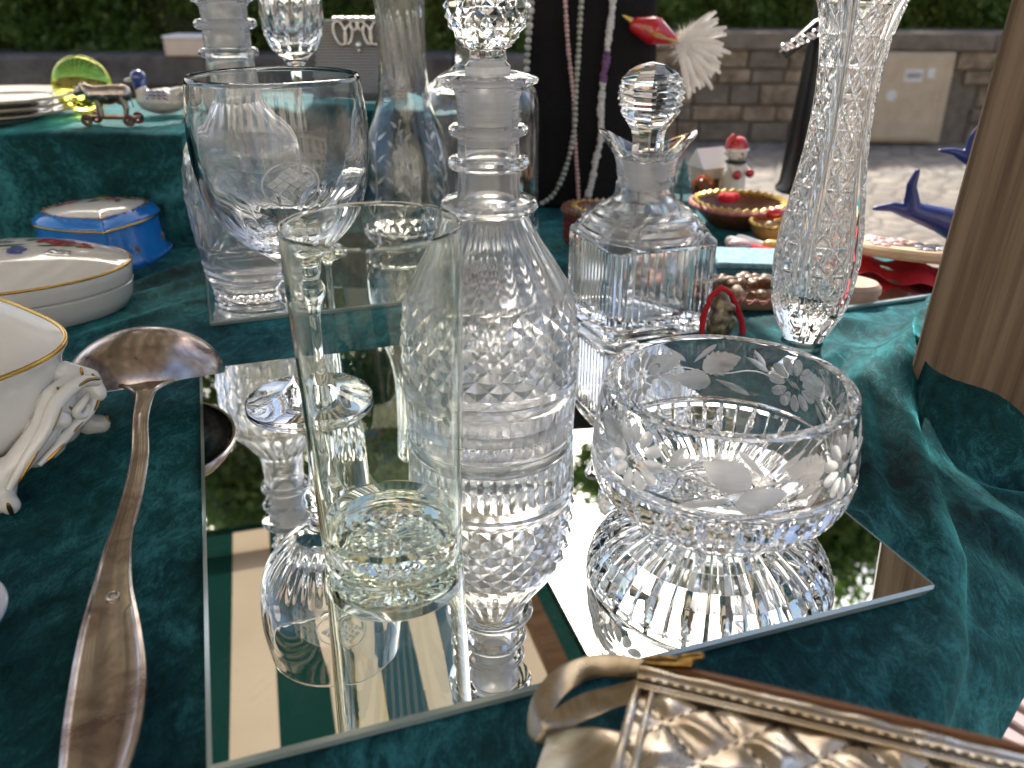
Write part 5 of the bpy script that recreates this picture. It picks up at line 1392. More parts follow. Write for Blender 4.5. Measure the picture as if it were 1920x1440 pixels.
ball('clasp_jewel', 0.0052, M['bright_silver'], t, (0, -0.0105, 0.0735), nu=8, nv=5); ball('clasp_drop', 0.0030, M['paste'], t, (0, -0.010, 0.0665), nu=8, nv=5)

t = thing('necklace_display', (0.102, 1.185, -0.004), 'black padded necklace display stand behind the decanters', 'display stand', rz=radians(6))
# leaning padded bust board, rounded like a neckline at the top
def bust_row(z):
    w_ = lerp_tab([(0, 0.074), (0.05, 0.078), (0.14, 0.088), (0.26, 0.082), (0.30, 0.060), (0.33, 0.038), (0.36, 0.034)], z); return w_
rb = RB(); prev = rb.ring([(0, 0.0, 0.0)])
for z in [0.0, 0.004] + [0.02 * q for q in range(1, 18)] + [0.355, 0.36]:
    w_ = bust_row(z); dp = lerp_tab([(0, 0.026), (0.14, 0.024), (0.30, 0.020), (0.36, 0.018)], z) * (0.9 if z in (0.0, 0.36) else 1)
    pts = [(w_ * (abs(cos(a)) ** 0.5) * (1 if cos(a) > 0 else -1), 0.03 * z + dp * (abs(sin(a)) ** 0.6) * (1 if sin(a) > 0 else -1), z) for a in [2 * pi * q / 64 for q in range(64)]]
    cur = rb.ring(pts); rb.join(prev, cur); prev = cur
rb.join(prev, rb.ring([(0, 0.01, 0.36)])); rb.build('padded_board', M['black'], t, 60)
box('easel_leg', 0.05, 0.012, 0.22, M['black_gloss'], t, (0, 0.055, 0.108), (radians(16), 0, 0))

M['bead_pink'] = plain('pink_stone_bead', (0.50, 0.30, 0.31), 0.25, c2=(0.60, 0.42, 0.42), scale=300)
M['bead_grey'] = plain('grey_green_pearl', (0.30, 0.32, 0.27), 0.2, 0.2, c2=(0.46, 0.48, 0.42), scale=300)
M['bead_white'] = plain('white_stone_chip', (0.52, 0.53, 0.54), 0.35, c2=(0.66, 0.66, 0.66), scale=300)
M['bead_violet'] = plain('amethyst_chip', (0.16, 0.08, 0.20), 0.25)
M['thread'] = plain('thread', (0.35, 0.33, 0.30), 0.8)
def resample(pts, step):
    P = spline(pts, 14); out = [P[0]]; acc = 0
    for a, b in zip(P, P[1:]):
        d = (b - a).length; pos = 0
        while acc + d - pos >= step:
            pos += step - acc; acc = 0; out.append(a.lerp(b, pos / d))
        acc += d - pos
    return out
def necklace(label, pts, r, step, mks, chip=False, seed=1):
    rd = random.Random(seed); P = resample(pts, step); o0 = Vector(P[-1])
    t = thing('bead_necklace', o0, label, 'necklace', 'necklaces on the black stand')
    tube('string', [p - o0 for p in P], 0.0004, M['thread'], t, 4)
    mesh = {}
    for mk in mks:
        me = sphere_mesh('bead', r, 8, 5, M[mk])
        if chip:
            for v in me.vertices: v.co *= rd.uniform(0.65, 1.3)
            me.polygons.foreach_set('use_smooth', [False] * len(me.polygons))
        mesh[mk] = me
    for i, p in enumerate(P):
        mk = rd.choice(mks) if not chip else ('bead_violet' if 'bead_violet' in mks and (i // 7) % 5 == 3 else 'bead_white')
        s = rd.uniform(0.85, 1.12) if not chip else rd.uniform(0.8, 1.25)
        inst('bead', mesh[mk], t, p - o0, (rd.uniform(0, 6), rd.uniform(0, 6), rd.uniform(0, 6)) if chip else (0, 0, 0), (s, s, s))
FY = 1.154
necklace('strand of small pink stone beads hanging on the black stand', [(0.058, FY + 0.006, 0.300), (0.064, FY + 0.003, 0.262), (0.070, FY, 0.20), (0.078, FY - 0.002, 0.142), (0.082, FY - 0.003, 0.085), (0.0865, FY - 0.005, 0.04), (0.089, FY - 0.008, 0.004)], 0.0030, 0.0055, ['bead_pink'])
necklace('strand of grey green pearls crossing the pink beads', [(0.090, FY + 0.006, 0.300), (0.085, FY + 0.003, 0.25), (0.083, FY, 0.19), (0.081, FY - 0.0025, 0.14), (0.080, FY - 0.0045, 0.095), (0.070, FY - 0.004, 0.048), (0.055, FY - 0.005, 0.016), (0.036, FY - 0.006, 0.002)], 0.0038, 0.0070, ['bead_grey'], seed=2)
necklace('strand of white and violet stone chips on the black stand', [(0.128, FY + 0.012, 0.300), (0.124, FY + 0.008, 0.25), (0.119, FY + 0.004, 0.19), (0.1145, FY + 0.002, 0.135), (0.116, FY, 0.09), (0.110, FY - 0.002, 0.06), (0.104, FY - 0.004, 0.025), (0.096, FY - 0.006, 0.003)], 0.0042, 0.0052, ['bead_white', 'bead_violet'], True, 3)
necklace('short strand of pale round beads at the left of the black stand', [(0.030, FY + 0.006, 0.30), (0.023, FY + 0.002, 0.24), (0.0195, FY, 0.19), (0.018, FY, 0.14), (0.020, FY, 0.09)], 0.0044, 0.0085, ['bead_white', 'bead_grey'], seed=4)

# black T-bar stand with a silver bracelet
t = thing('bracelet_stand', (0.430, 1.262, -0.004), 'black bracelet stand at the back edge of the table', 'display stand', rz=radians(-8))
lathe('column', [(0.0001, 0), (0.044, 0.0), (0.045, 0.004), (0.040, 0.012), (0.037, 0.06), (0.033, 0.12), (0.028, 0.18), (0.0245, 0.24), (0.023, 0.31), (0.0001, 0.312)], 40, M['black_gloss'], t, 40)
tube('arm', [(0.012, -0.01, 0.232), (-0.02, -0.018, 0.222), (-0.062, -0.028, 0.186)], [0.013, 0.010, 0.007], M['black_gloss'], t, 14)
t = thing('silver_bracelet', (0.40, 1.240, 0.205), 'silver link bracelet lying along the black arm', 'bracelet', rz=radians(-8))
ring_me = None
for q in range(13):
    f_ = q / 12; p = (0.040 - 0.078 * f_, -0.012 - 0.022 * f_, 0.036 - 0.046 * f_ - 0.006 * sin(pi * f_))
    if ring_me is None:
        o = tube('link', [(0.0052 * cos(2 * pi * k_ / 14), 0.0036 * sin(2 * pi * k_ / 14), 0) for k_ in range(15)], 0.0012, M['bright_silver'], t, 6); ring_me = o.data; o.location = p; o.rotation_euler = (1.2, 0.5, 0)
    else: inst('link', ring_me, t, p, (1.2 + (q % 2) * 1.3, 0.5, 0))

# ================================================================== ORNAMENTS, RIGHT BACK
M['red_gloss'] = plain('red_lacquer', (0.45, 0.010, 0.018), 0.18, coat=0.6)
M['red_cloth'] = plain('red_felt', (0.42, 0.008, 0.020), 0.85, c2=(0.55, 0.015, 0.03), scale=200)
M['gold_leaf'] = plain('gold_paint', (0.66, 0.45, 0.14), 0.3, 0.8)
M['feather'] = plain('white_feather', (0.80, 0.79, 0.77), 0.8, c2=(0.74, 0.72, 0.68), scale=300)
M['white_glaze'] = plain('white_glaze', (0.70, 0.68, 0.63), 0.3, coat=0.3)
M['skin_paint'] = plain('painted_flesh', (0.60, 0.38, 0.28), 0.5)
M['green_paint'] = plain('painted_green_cloth', (0.01, 0.07, 0.05), 0.5)
M['dark_paint'] = plain('dark_paint', (0.02, 0.022, 0.022), 0.5)
M['carrot'] = plain('carrot_paint', (0.65, 0.20, 0.03), 0.5)
M['nut'] = plain('varnished_walnut', (0.10, 0.040, 0.020), 0.35, c2=(0.20, 0.085, 0.04), scale=90)
M['honey'] = plain('honey_wood', (0.40, 0.18, 0.05), 0.35, coat=0.3, c2=(0.48, 0.24, 0.08), scale=40)
M['gold_braid'] = plain('gold_braid', (0.68, 0.50, 0.14), 0.3, 0.75, c2=(0.45, 0.28, 0.06), scale=300)
M['shell'] = plain('sea_shell', (0.20, 0.13, 0.06), 0.5, c2=(0.05, 0.03, 0.015), scale=220)
M['shell_pale'] = plain('pale_shell', (0.34, 0.25, 0.16), 0.5, c2=(0.12, 0.07, 0.04), scale=220)
M['pink_braid'] = plain('pink_braid', (0.42, 0.16, 0.15), 0.7)
M['sky_blue'] = plain('blue_paper', (0.03, 0.17, 0.25), 0.5, c2=(0.05, 0.24, 0.34), scale=60)
M['ice_blue'] = plain('pale_blue_glitter', (0.05, 0.19, 0.26), 0.6, c2=(0.20, 0.36, 0.44), scale=200)
M['tan_wood'] = plain('pale_cut_wood', (0.55, 0.40, 0.25), 0.6, c2=(0.44, 0.30, 0.18), scale=30)
M['pink_wood'] = plain('pinkish_wood', (0.55, 0.36, 0.27), 0.6, c2=(0.46, 0.28, 0.20), scale=60)

# ---- glass bird with feather tail on a clip rod
t = thing('bird_ornament', (0.205, 1.158, -0.004), 'red and gold bird ornament with white feather tail above the decanter', 'ornament')
tube('clip_rod', [(0.014, 0.012, 0.0), (0.012, 0.010, 0.10), (0.004, 0.002, 0.190), (-0.006, 0, 0.214)], 0.0012, M['dark_paint'], t, 6)
lathe('rod_foot', [(0.0001, 0), (0.018, 0), (0.018, 0.003), (0.002, 0.005), (0.0001, 0.005)], 24, M['dark_paint'], t, loc=(0.014, 0.012, 0))
bd = blob('bird_body', [((-0.050, 0, 0.228), (-0.030, 0, 0.222), 0.0105, 0.0175), ((-0.030, 0, 0.222), (0.002, 0, 0.209), 0.0175, 0.0035)], 0.0013, M['red_gloss'], t, 4)
blob('beak', [((-0.056, 0, 0.233), (-0.068, 0, 0.2395), 0.0042, 0.0012)], 0.0008, M['gold_leaf'], t, 1)
for q, (a0, a1) in enumerate(((0.0, 0.9), (0.5, 0.2), (1.0, -0.5))):
    pts = []
    for k_ in range(9):
        f_ = k_ / 8; x = -0.044 + 0.042 * f_; rr = lerp_tab([(-0.05, 0.0110), (-0.03, 0.0178), (0.002, 0.0042)], x) * 1.03; an = -pi / 2 + (a0 - 0.5) * 2.0 + 0.9 * sin(pi * f_) * (1 if q != 1 else -0.6)
        pts.append((x, rr * sin(an) * 0.99 if True else 0, 0.2275 - 0.40 * (x + 0.044) + rr * cos(an) * 0.5))
    tube('gold_scroll', pts, 0.0012, M['gold_leaf'], bd, 6)
for q in range(27):
    a = radians(50 - q * 4.8); L = 0.056 + 0.005 * sin(q * 1.3) + 0.004 * sin(q * 2.9)
    V = []; F = []; n = 8
    for k_ in range(n + 1):
        f_ = k_ / n; w_ = 0.0042 * (sin(pi * min(1, f_ * 0.72 + 0.16)) ** 0.8); c_ = Vector((0.004 + L * f_ * cos(a), -0.004 + 0.010 * sin(q * 2.1) * f_, 0.208 + L * f_ * sin(a) - 0.008 * f_ * f_)); nrm = Vector((-sin(a), 0.15 * (1 if q % 2 else -1), cos(a)))
        V += [tuple(c_ + nrm * w_ + Vector((0, 0.0016, 0))), tuple(c_ - Vector((0, 0.0008, 0))), tuple(c_ - nrm * w_ + Vector((0, 0.0016, 0)))]
    for k_ in range(n): F += [(3 * k_, 3 * k_ + 1, 3 * k_ + 4, 3 * k_ + 3), (3 * k_ + 1, 3 * k_ + 2, 3 * k_ + 5, 3 * k_ + 4)]
    mobj('tail_feather', V, F, M['feather'], t)
# downy tuft where the feathers start
V = []; F = []; rd = random.Random(9)
for q in range(420):
    a = rd.uniform(0, 2 * pi); e_ = rd.uniform(-0.6, 0.6); L = rd.uniform(0.012, 0.024)
    c_ = Vector((0.012 + rd.uniform(-0.006, 0.008), rd.uniform(-0.006, 0.004), 0.208 + rd.uniform(-0.012, 0.012))); d_ = Vector((cos(a) * cos(e_), sin(e_), sin(a) * cos(e_))); s_ = d_.cross(Vector((0.2, 1, 0.1))).normalized() * 0.0007
    o_ = len(V); V += [c_ - s_, c_ + s_, c_ + d_ * L + Vector((0, 0, -0.002))]; F.append((o_, o_ + 1, o_ + 2))
tag(mobj('downy_tuft', V, F, M['feather'], t, False), kind='stuff')

# ---- gnome behind the square decanter
t = thing('gnome_figure', (0.176, 1.205, -0.004), 'small gnome figure with pointed red hat behind the square decanter', 'figurine')
blob('gnome_body', [((0, 0, 0.012), (0, 0, 0.038), 0.017, 0.013), (-0.006, -0.010, 0.006, 0.008), (0.006, -0.010, 0.006, 0.008), ((0.010, -0.004, 0.036), (0.013, -0.013, 0.026), 0.006, 0.005), ((-0.010, -0.004, 0.036), (-0.013, -0.013, 0.026), 0.006, 0.005)], 0.0015, M['green_paint'], t, 2)
ball('face', 0.0125, M['skin_paint'], t, (0, -0.002, 0.056), (1, 0.95, 1.1))
ball('nose', 0.0032, M['skin_paint'], t, (0, -0.015, 0.056)); ball('beard', 0.010, M['white_glaze'], t, (0, -0.006, 0.046), (1, 0.9, 1.1))
for s_ in (-1, 1): ball('eye', 0.0016, M['dark_paint'], t, (s_ * 0.0042, -0.0132, 0.0605), nu=8, nv=6)
lathe('hat', smooth_prof([(0.0145, 0.062), (0.0150, 0.064), (0.0120, 0.078), (0.0080, 0.096), (0.0035, 0.112), (0.0001, 0.118)], 4), 24, M['red_gloss'], t)

# ---- little paper house
t = thing('paper_house', (0.286, 1.272, -0.004), 'tiny cream paper house with white roof beside the snowman', 'ornament', rz=radians(25))
box('house_wall', 0.036, 0.030, 0.036, M['cream'], t, (0, 0, 0.018))
mobj('house_roof', [(-0.024, -0.021, 0.034), (0.024, -0.021, 0.034), (0.024, 0.021, 0.034), (-0.024, 0.021, 0.034), (-0.024, 0, 0.060), (0.024, 0, 0.060)], [(0, 1, 5, 4), (2, 3, 4, 5), (0, 4, 3), (1, 2, 5), (3, 2, 1, 0)], M['white_card'], t, False)
box('house_door', 0.010, 0.002, 0.018, M['nut'], t, (0.004, -0.0155, 0.009))

# ---- snowman
t = thing('snowman_figure', (0.318, 1.246, -0.004), 'small white snowman figure with red cap and mittens', 'figurine', rz=radians(12))
blob('snowman_body', [((0, 0, 0.010), (0, 0, 0.026), 0.0175, 0.0165), (0, 0, 0.034, 0.0135), ((0.008, -0.006, 0.040), (0.014, -0.014, 0.032), 0.0058, 0.0052), ((-0.008, -0.006, 0.040), (-0.006, -0.016, 0.031), 0.0058, 0.0052)], 0.0012, M['white_glaze'], t, 3)
ball('snowman_head', 0.0145, M['white_glaze'], t, (0, 0, 0.0575), (1, 1, 0.98), 24, 16)
lathe('cap', smooth_prof([(0.0146, 0.0625), (0.0152, 0.0645), (0.0128, 0.0725), (0.0080, 0.0785), (0.0001, 0.0800)], 4), 28, M['red_gloss'], t)
ball('cap_bobble', 0.0042, M['white_glaze'], t, (-0.016, -0.002, 0.0590)); tube('cap_tail', [(-0.004, 0, 0.079), (-0.012, 0, 0.074), (-0.016, -0.001, 0.0625)], [0.006, 0.005, 0.003], M['red_gloss'], t, 10)
tube('cap_brim', [(0.0148 * cos(2 * pi * q / 24), 0.0148 * sin(2 * pi * q / 24), 0.0622) for q in range(25)], 0.0024, M['white_glaze'], t, 8)
ball('mitten', 0.0064, M['red_gloss'], t, (0.0155, -0.0165, 0.0310)); ball('mitten', 0.0068, M['red_gloss'], t, (-0.0050, -0.0190, 0.0300))
tube('scarf', [(0.0120 * cos(2 * pi * q / 20), 0.0120 * sin(2 * pi * q / 20), 0.0455) for q in range(21)], 0.0032, M['dark_paint'], t, 8)
tube('carrot_nose', [(0.002, -0.0138, 0.0575), (0.003, -0.0200, 0.0565)], [0.0022, 0.0006], M['carrot'], t, 8)
for s_ in (-1, 1): ball('eye', 0.0014, M['dark_paint'], t, (0.0015 + s_ * 0.0048, -0.0132, 0.0608), nu=8, nv=6)
tube('mouth', [(-0.004, -0.0132, 0.0530), (0.001, -0.0142, 0.0510), (0.007, -0.0128, 0.0530)], 0.0006, M['dark_paint'], t, 6)

# ---- straw ball tied with red thread
t = thing('straw_ball', (0.265, 1.205, -0.004), 'brown straw ball tied with red thread left of the snowman', 'ornament')
V = []; F = []; rd = random.Random(5)
for q in range(260):
    d_ = Vector((rd.gauss(0, 1), rd.gauss(0, 1), rd.gauss(0, 1))).normalized(); s_ = d_.cross(Vector((0.3, 0.5, 0.8))).normalized(); p = Vector((0, 0, 0.017)) + d_ * 0.010
    q2 = p + d_ * rd.uniform(0.004, 0.009) + s_ * rd.uniform(-0.006, 0.006); n_ = s_ * 0.0016
    o_ = len(V); V += [p - n_, p + n_, q2 + n_ * 0.5, q2 - n_ * 0.5]; F.append((o_, o_ + 1, o_ + 2, o_ + 3))
tag(mobj('straw', V, F, M['honey'], t, False), kind='stuff'); ball('core', 0.0125, M['nut'], t, (0, 0, 0.017))
for a in (0.3, 1.4): tube('red_thread', [(0.0165 * cos(q * pi / 12) * cos(a), 0.0165 * cos(q * pi / 12) * sin(a), 0.017 + 0.0165 * sin(q * pi / 12)) for q in range(25)], 0.0008, M['red_cloth'], t, 6)

# ---- little tree beside it
t = thing('tiny_fir', (0.236, 1.20, -0.004), 'tiny blue green brush fir beside the straw ball', 'ornament')
tube('fir_stem', [(0, 0, 0), (0, 0, 0.02)], 0.002, M['nut'], t); M['fir'] = plain('bluish_fir', (0.05, 0.13, 0.14), 0.7, c2=(0.10, 0.22, 0.24), scale=200)
lathe('fir_tiers', [(0.0001, 0.010), (0.015, 0.012), (0.009, 0.022), (0.0125, 0.023), (0.007, 0.033), (0.010, 0.034), (0.0045, 0.044), (0.0065, 0.045), (0.0001, 0.058)], 18, M['fir'], t, 20, lambda th, r, z: r * (1 + 0.12 * sin(9 * th)))

# ---- round crocheted box
def braid_ring(name, parent, cx, cy_, R, z, r, n, m, ry=None):
    P = []
    for q in range(n + 1):
        a = 2 * pi * q / n; P.append((cx + R * cos(a), cy_ + (ry or R) * sin(a), z + r * 0.5 * (q % 2)))
    return tube(name, P, [r * (1.15 if q % 2 else 0.8) for q in range(n + 1)], m, parent, 6)
t = thing('round_trinket_box', (0.098, 0.985, -0.004), 'round brown and gold braided trinket box with red side', 'trinket box')
M['maroon'] = plain('maroon_braid', (0.10, 0.015, 0.02), 0.8, c2=(0.17, 0.03, 0.03), scale=250)
for q in range(5): braid_ring('braid_row', t, 0, 0, 0.0345, 0.006 + q * 0.0068, 0.0040, 60, M['maroon'])
lathe('box_wall', [(0.0001, 0.0), (0.032, 0.0), (0.034, 0.036), (0.0001, 0.036)], 40, M['maroon'], t)
for q, (R, mk) in enumerate(((0.0375, 'nut'), (0.0325, 'nut'), (0.0270, 'gold_braid'), (0.0205, 'nut'), (0.0135, 'nut'), (0.006, 'nut'))): braid_ring('lid_braid', t, 0, 0, R, 0.0395 + 0.0005 * q, 0.0042, max(16, int(R * 1700)), M[mk])

# ---- walnut dishes trimmed with gold
t = thing('gold_trimmed_tray', (0.284, 1.070, -0.004), 'brown oval shell tray with gold braid rim behind the vase', 'ornament', rz=radians(-10))
lathe('tray', smooth_prof([(0.0001, 0.0), (0.030, 0.0), (0.050, 0.016), (0.0555, 0.026), (0.0535, 0.028), (0.046, 0.018), (0.028, 0.006), (0.0001, 0.005)], 4), 48, M['nut'], t)
braid_ring('gold_rim', t, 0, 0, 0.0545, 0.0280, 0.0038, 64, M['gold_braid']); braid_ring('brown_rim', t, 0, 0, 0.0600, 0.0270, 0.0030, 64, M['pink_braid'])
for (x, y, r) in ((-0.016, 0.026, 0.0085), (-0.006, 0.031, 0.0070), (-0.012, 0.022, 0.007)): ball('red_berry', r, M['red_cloth'], t, (x, y, 0.028), (1.2, 1, 0.8))
t = thing('nut_shell_cradle', (0.306, 0.992, -0.004), 'honey coloured half shell cradle with gold rim and tiny figure', 'ornament', rz=radians(8))
lathe('half_shell', smooth_prof([(0.0001, 0.0), (0.012, 0.001), (0.023, 0.010), (0.0275, 0.021), (0.0260, 0.0225), (0.021, 0.012), (0.010, 0.005), (0.0001, 0.004)], 4), 40, M['honey'], t)
braid_ring('gold_rim', t, 0, 0, 0.0268, 0.0225, 0.0026, 44, M['gold_braid'])
blob('tiny_figure', [((-0.004, 0, 0.018), (0.012, -0.004, 0.022), 0.008, 0.006), (0.014, -0.004, 0.026, 0.005)], 0.0012, M['shell_pale'], t, 2)
ball('red_cap', 0.0085, M['red_gloss'], t, (0.004, 0.010, 0.032), (1.2, 1, 0.8)); tube('gold_bow', [(-0.004, -0.008, 0.028), (0.002, -0.010, 0.030), (0.008, -0.006, 0.027)], 0.0014, M['gold_leaf'], t, 6)
# ---- pastel and red felt pieces
t = thing('felt_angel', (0.272, 0.928, -0.004), 'white and red felt angel lying in front of the gold tray', 'ornament', rz=radians(-15))
blob('felt_wings', [((-0.030, 0.010, 0.014), (0.024, 0.002, 0.010), 0.007, 0.006), ((-0.020, 0.016, 0.016), (0.030, -0.004, 0.009), 0.006, 0.005), ((0, 0, 0.010), (0.03, 0.012, 0.012), 0.006, 0.004)], 0.0014, M['feather'], t, 2)
blob('felt_dress', [((-0.018, -0.010, 0.010), (0.016, -0.014, 0.009), 0.010, 0.008), ((0.010, -0.012, 0.008), (0.032, -0.016, 0.007), 0.007, 0.005)], 0.0014, M['red_cloth'], t, 2)
ball('felt_star', 0.0075, M['petal_yellow'], t, (0.014, 0.000, 0.017), (1.3, 1, 0.7)); ball('felt_heart', 0.010, M['bead_pink'], t, (-0.020, -0.012, 0.017), (1.3, 1, 0.7))
# ---- blue box under it
t = thing('blue_gift_box', (0.250, 0.850, -0.004), 'flat blue gift box with frosted pale lid between decanter and vase', 'box', rz=radians(-6))
box('box_body', 0.085, 0.055, 0.020, M['sky_blue'], t, (0, 0, 0.0102), bev=0.002); box('frosted_lid', 0.088, 0.058, 0.006, M['ice_blue'], t, (0, 0, 0.0236), bev=0.0015)
# ---- shell dish with pink braid
t = thing('shell_dish', (0.222, 0.792, -0.004), 'oval dish full of brown sea shells with pink braid edge', 'ornament', rz=radians(-18))
rb = RB(); prev = rb.ring([(0, 0, 0)])
for f_, z_ in ((0.8, 0.0), (0.95, 0.006), (1.0, 0.012), (0.94, 0.0115), (0.86, 0.006)):
    cur = rb.ring([(0.052 * f_ * cos(2 * pi * q / 48), 0.036 * f_ * sin(2 * pi * q / 48), z_) for q in range(48)]); rb.join(prev, cur); prev = cur
rb.join(prev, rb.ring([(0, 0, 0.005)])); rb.build('dish_tray', M['pink_wood'], t)
P = []
for q in range(141):
    a = 2 * pi * q / 140; ph = q * pi / 2.5; P.append(((0.0535 + 0.0025 * cos(ph)) * cos(a), (0.0375 + 0.0025 * cos(ph)) * sin(a), 0.0115 + 0.0028 * sin(ph)))
tube('pink_braid', P, 0.0011, M['pink_braid'], t, 6)
rd = random.Random(11)
spiral = RB(); prev = spiral.ring([(0, 0, 0)])
sm_ = [('shell', sphere_mesh('sea_shell', 0.0075, 10, 7, M['shell'])), ('shell', sphere_mesh('sea_shell', 0.0075, 10, 7, M['shell_pale'])), ('shell', sphere_mesh('sea_shell', 0.0075, 10, 7, M['nut']))]
for _, me in sm_:
    for v in me.vertices:
        a = atan2(v.co.y, v.co.x); f_ = 1 + 0.14 * sin(6 * a); v.co.x *= f_; v.co.y *= f_; v.co.z *= 0.75 if v.co.z > 0 else 0.4
for q in range(34):
    a = rd.uniform(0, 2 * pi); r = sqrt(rd.random()); s_ = rd.uniform(0.7, 1.25)
    inst('sea_shell', rd.choice(sm_)[1], t, (0.043 * r * cos(a), 0.028 * r * sin(a), 0.011 + 0.006 * (1 - r) + rd.uniform(0, 0.004)), (rd.uniform(-0.6, 0.6), rd.uniform(-0.6, 0.6), rd.uniform(0, 6)), (s_ * 1.25, s_ * 0.9, s_))
# ---- shell pendant on red cord
t = thing('shell_pendant', (0.180, 0.700, -0.004), 'dark striped shell pendant with red cord behind the cut bowl', 'pendant', rz=radians(15))
M['stripe_shell'] = plain('striped_shell', (0.36, 0.30, 0.20), 0.3, 0.3, c2=(0.05, 0.04, 0.03), scale=130)
blob('pendant_shell', [((0, 0, 0.010), (0.001, 0.002, 0.030), 0.0125, 0.008), ((0.001, 0.002, 0.030), (0, 0.004, 0.040), 0.008, 0.003), (0.008, -0.004, 0.014, 0.006), (-0.007, -0.005, 0.018, 0.006), (0.006, -0.005, 0.026, 0.005)], 0.0012, M['stripe_shell'], t, 1)
tube('red_cord', [(-0.017, -0.002, 0.002), (-0.0165, 0, 0.018), (-0.010, 0.002, 0.036), (0, 0.003, 0.0425), (0.009, 0.002, 0.037), (0.015, 0, 0.024), (0.020, -0.002, 0.013), (0.021, -0.004, 0.001)], [0.0026 * (1.15 if q % 2 else 0.9) for q in range(8)], M['red_cloth'], t, 8)
# ---- shell mosaic plaque on red ribbon, small wooden plaque
t = thing('mosaic_plaque', (0.402, 0.872, 0.0), 'oval wooden plaque with pebble mosaic resting on red ribbon', 'plaque', rz=radians(-30))
o = lathe('plaque_wood', [(0.0001, 0.0), (0.056, 0.0), (0.060, 0.003), (0.060, 0.008), (0.057, 0.011), (0.0001, 0.011)], 56, M['tan_wood'], t); o.scale = (1.15, 0.75, 1); o.rotation_euler = (radians(-8), 0, 0); o.location = (0, 0, 0.017)
pm = [sphere_mesh('pebble', 0.0042, 8, 5, M[k_]) for k_ in ('bead_white', 'bead_pink', 'petal_grey', 'tan_wood')]
for q in range(62):
    a = rd.uniform(0, 2 * pi); r = sqrt(rd.random()) * 0.86; s_ = rd.uniform(0.7, 1.2)
    inst('pebble', pm[int((cos(a) * r + 1) * 1.7) % 4], o, (0.060 * r * cos(a), 0.060 * r * sin(a), 0.0115), (0, 0, rd.uniform(0, 6)), (s_, s_ * 1.3, s_ * 0.5))
t = thing('red_ribbon', (0.395, 0.862, 0.0005), 'crumpled red felt ribbon lying under the mosaic plaque', 'ribbon', rz=radians(-30))
V = []; F = []
for i in range(31):
    for j in range(9):
        u, w_ = i / 30, j / 8; V.append(((u - 0.5) * 0.15, (w_ - 0.5) * 0.075 - 0.006, 0.0045 + 0.0040 * sin(u * 19 + w_ * 3) + 0.003 * sin(w_ * 11 + u * 5)))
for i in range(30):
    for j in range(8): F.append((i * 9 + j, (i + 1) * 9 + j, (i + 1) * 9 + j + 1, i * 9 + j + 1))
mobj('ribbon_band', V, F, M['red_cloth'], t); blob('ribbon_curl', [((-0.062, -0.040, 0.010), (-0.040, -0.036, 0.016), 0.004, 0.007), ((0.068, 0.030, 0.018), (0.078, 0.034, 0.020), 0.006, 0.005)], 0.0013, M['red_cloth'], t, 2)
t = thing('wooden_plaque', (0.322, 0.800, 0.0), 'small rounded pinkish wooden plaque beside the vase', 'plaque', rz=radians(-25))
o = lathe('plaque_wood', [(0.0001, 0.0), (0.026, 0.0), (0.029, 0.004), (0.029, 0.010), (0.026, 0.0135), (0.0001, 0.0150)], 40, M['pink_wood'], t); o.scale = (1.2, 0.8, 1)

# ---- hanging blue fish
M['cobalt'] = plain('cobalt_glaze', (0.002, 0.010, 0.105), 0.4, coat=0.2, c2=(0.003, 0.018, 0.16), scale=60)
def fish(loc, label, rz, tilt, sc_):
    t = thing('blue_fish', loc, label, 'fish ornament', 'hanging blue fish', rz=rz)
    parts = [((-0.050, 0, 0.0), (-0.010, 0, 0.000), 0.0105, 0.0150), ((-0.010, 0, 0.0), (0.035, 0, -0.004), 0.0150, 0.0220), ((0.035, 0, -0.004), (0.085, 0, -0.006), 0.0220, 0.0190), ((0.085, 0, -0.006), (0.120, 0, -0.004), 0.0190, 0.0070),
             ((-0.050, 0, 0.002), (-0.063, 0, 0.026), 0.0105, 0.0055), ((-0.063, 0, 0.026), (-0.064, 0, 0.042), 0.0060, 0.0034), ((-0.050, 0, -0.002), (-0.072, 0, -0.002), 0.0090, 0.0060), ((-0.072, 0, -0.002), (-0.092, 0, -0.010), 0.0060, 0.0028), ((0.030, 0, 0.015), (0.044, 0, 0.034), 0.008, 0.003)]
    parts = [(tuple(c * sc_ for c in a), tuple(c * sc_ for c in b), r1 * sc_, r2 * sc_) for a, b, r1, r2 in parts]
    o = blob('fish_body', parts, 0.0018, M['cobalt'], t, 4); o.rotation_euler = (0, tilt, 0)
    for s_ in (-1, 1): ball('fish_eye', 0.0028 * sc_, M['dark_paint'], o, (0.106 * sc_, s_ * 0.012 * sc_, 0.002 * sc_), nu=8, nv=6)
    tube('thread', [(0.035 * sc_, 0, 0.018 * sc_), (0.035 * sc_ + 0.002, 0, 1.00 - loc[2] if False else 0.9)], 0.0005, M['thread'], t, 4)
fish((0.462, 0.90, 0.044), 'lower of two blue fish hanging behind the timber post', radians(4), radians(17), 0.92)
fish((0.548, 0.98, 0.078), 'upper of two blue fish hanging behind the timber post', radians(-6), radians(26), 0.80)

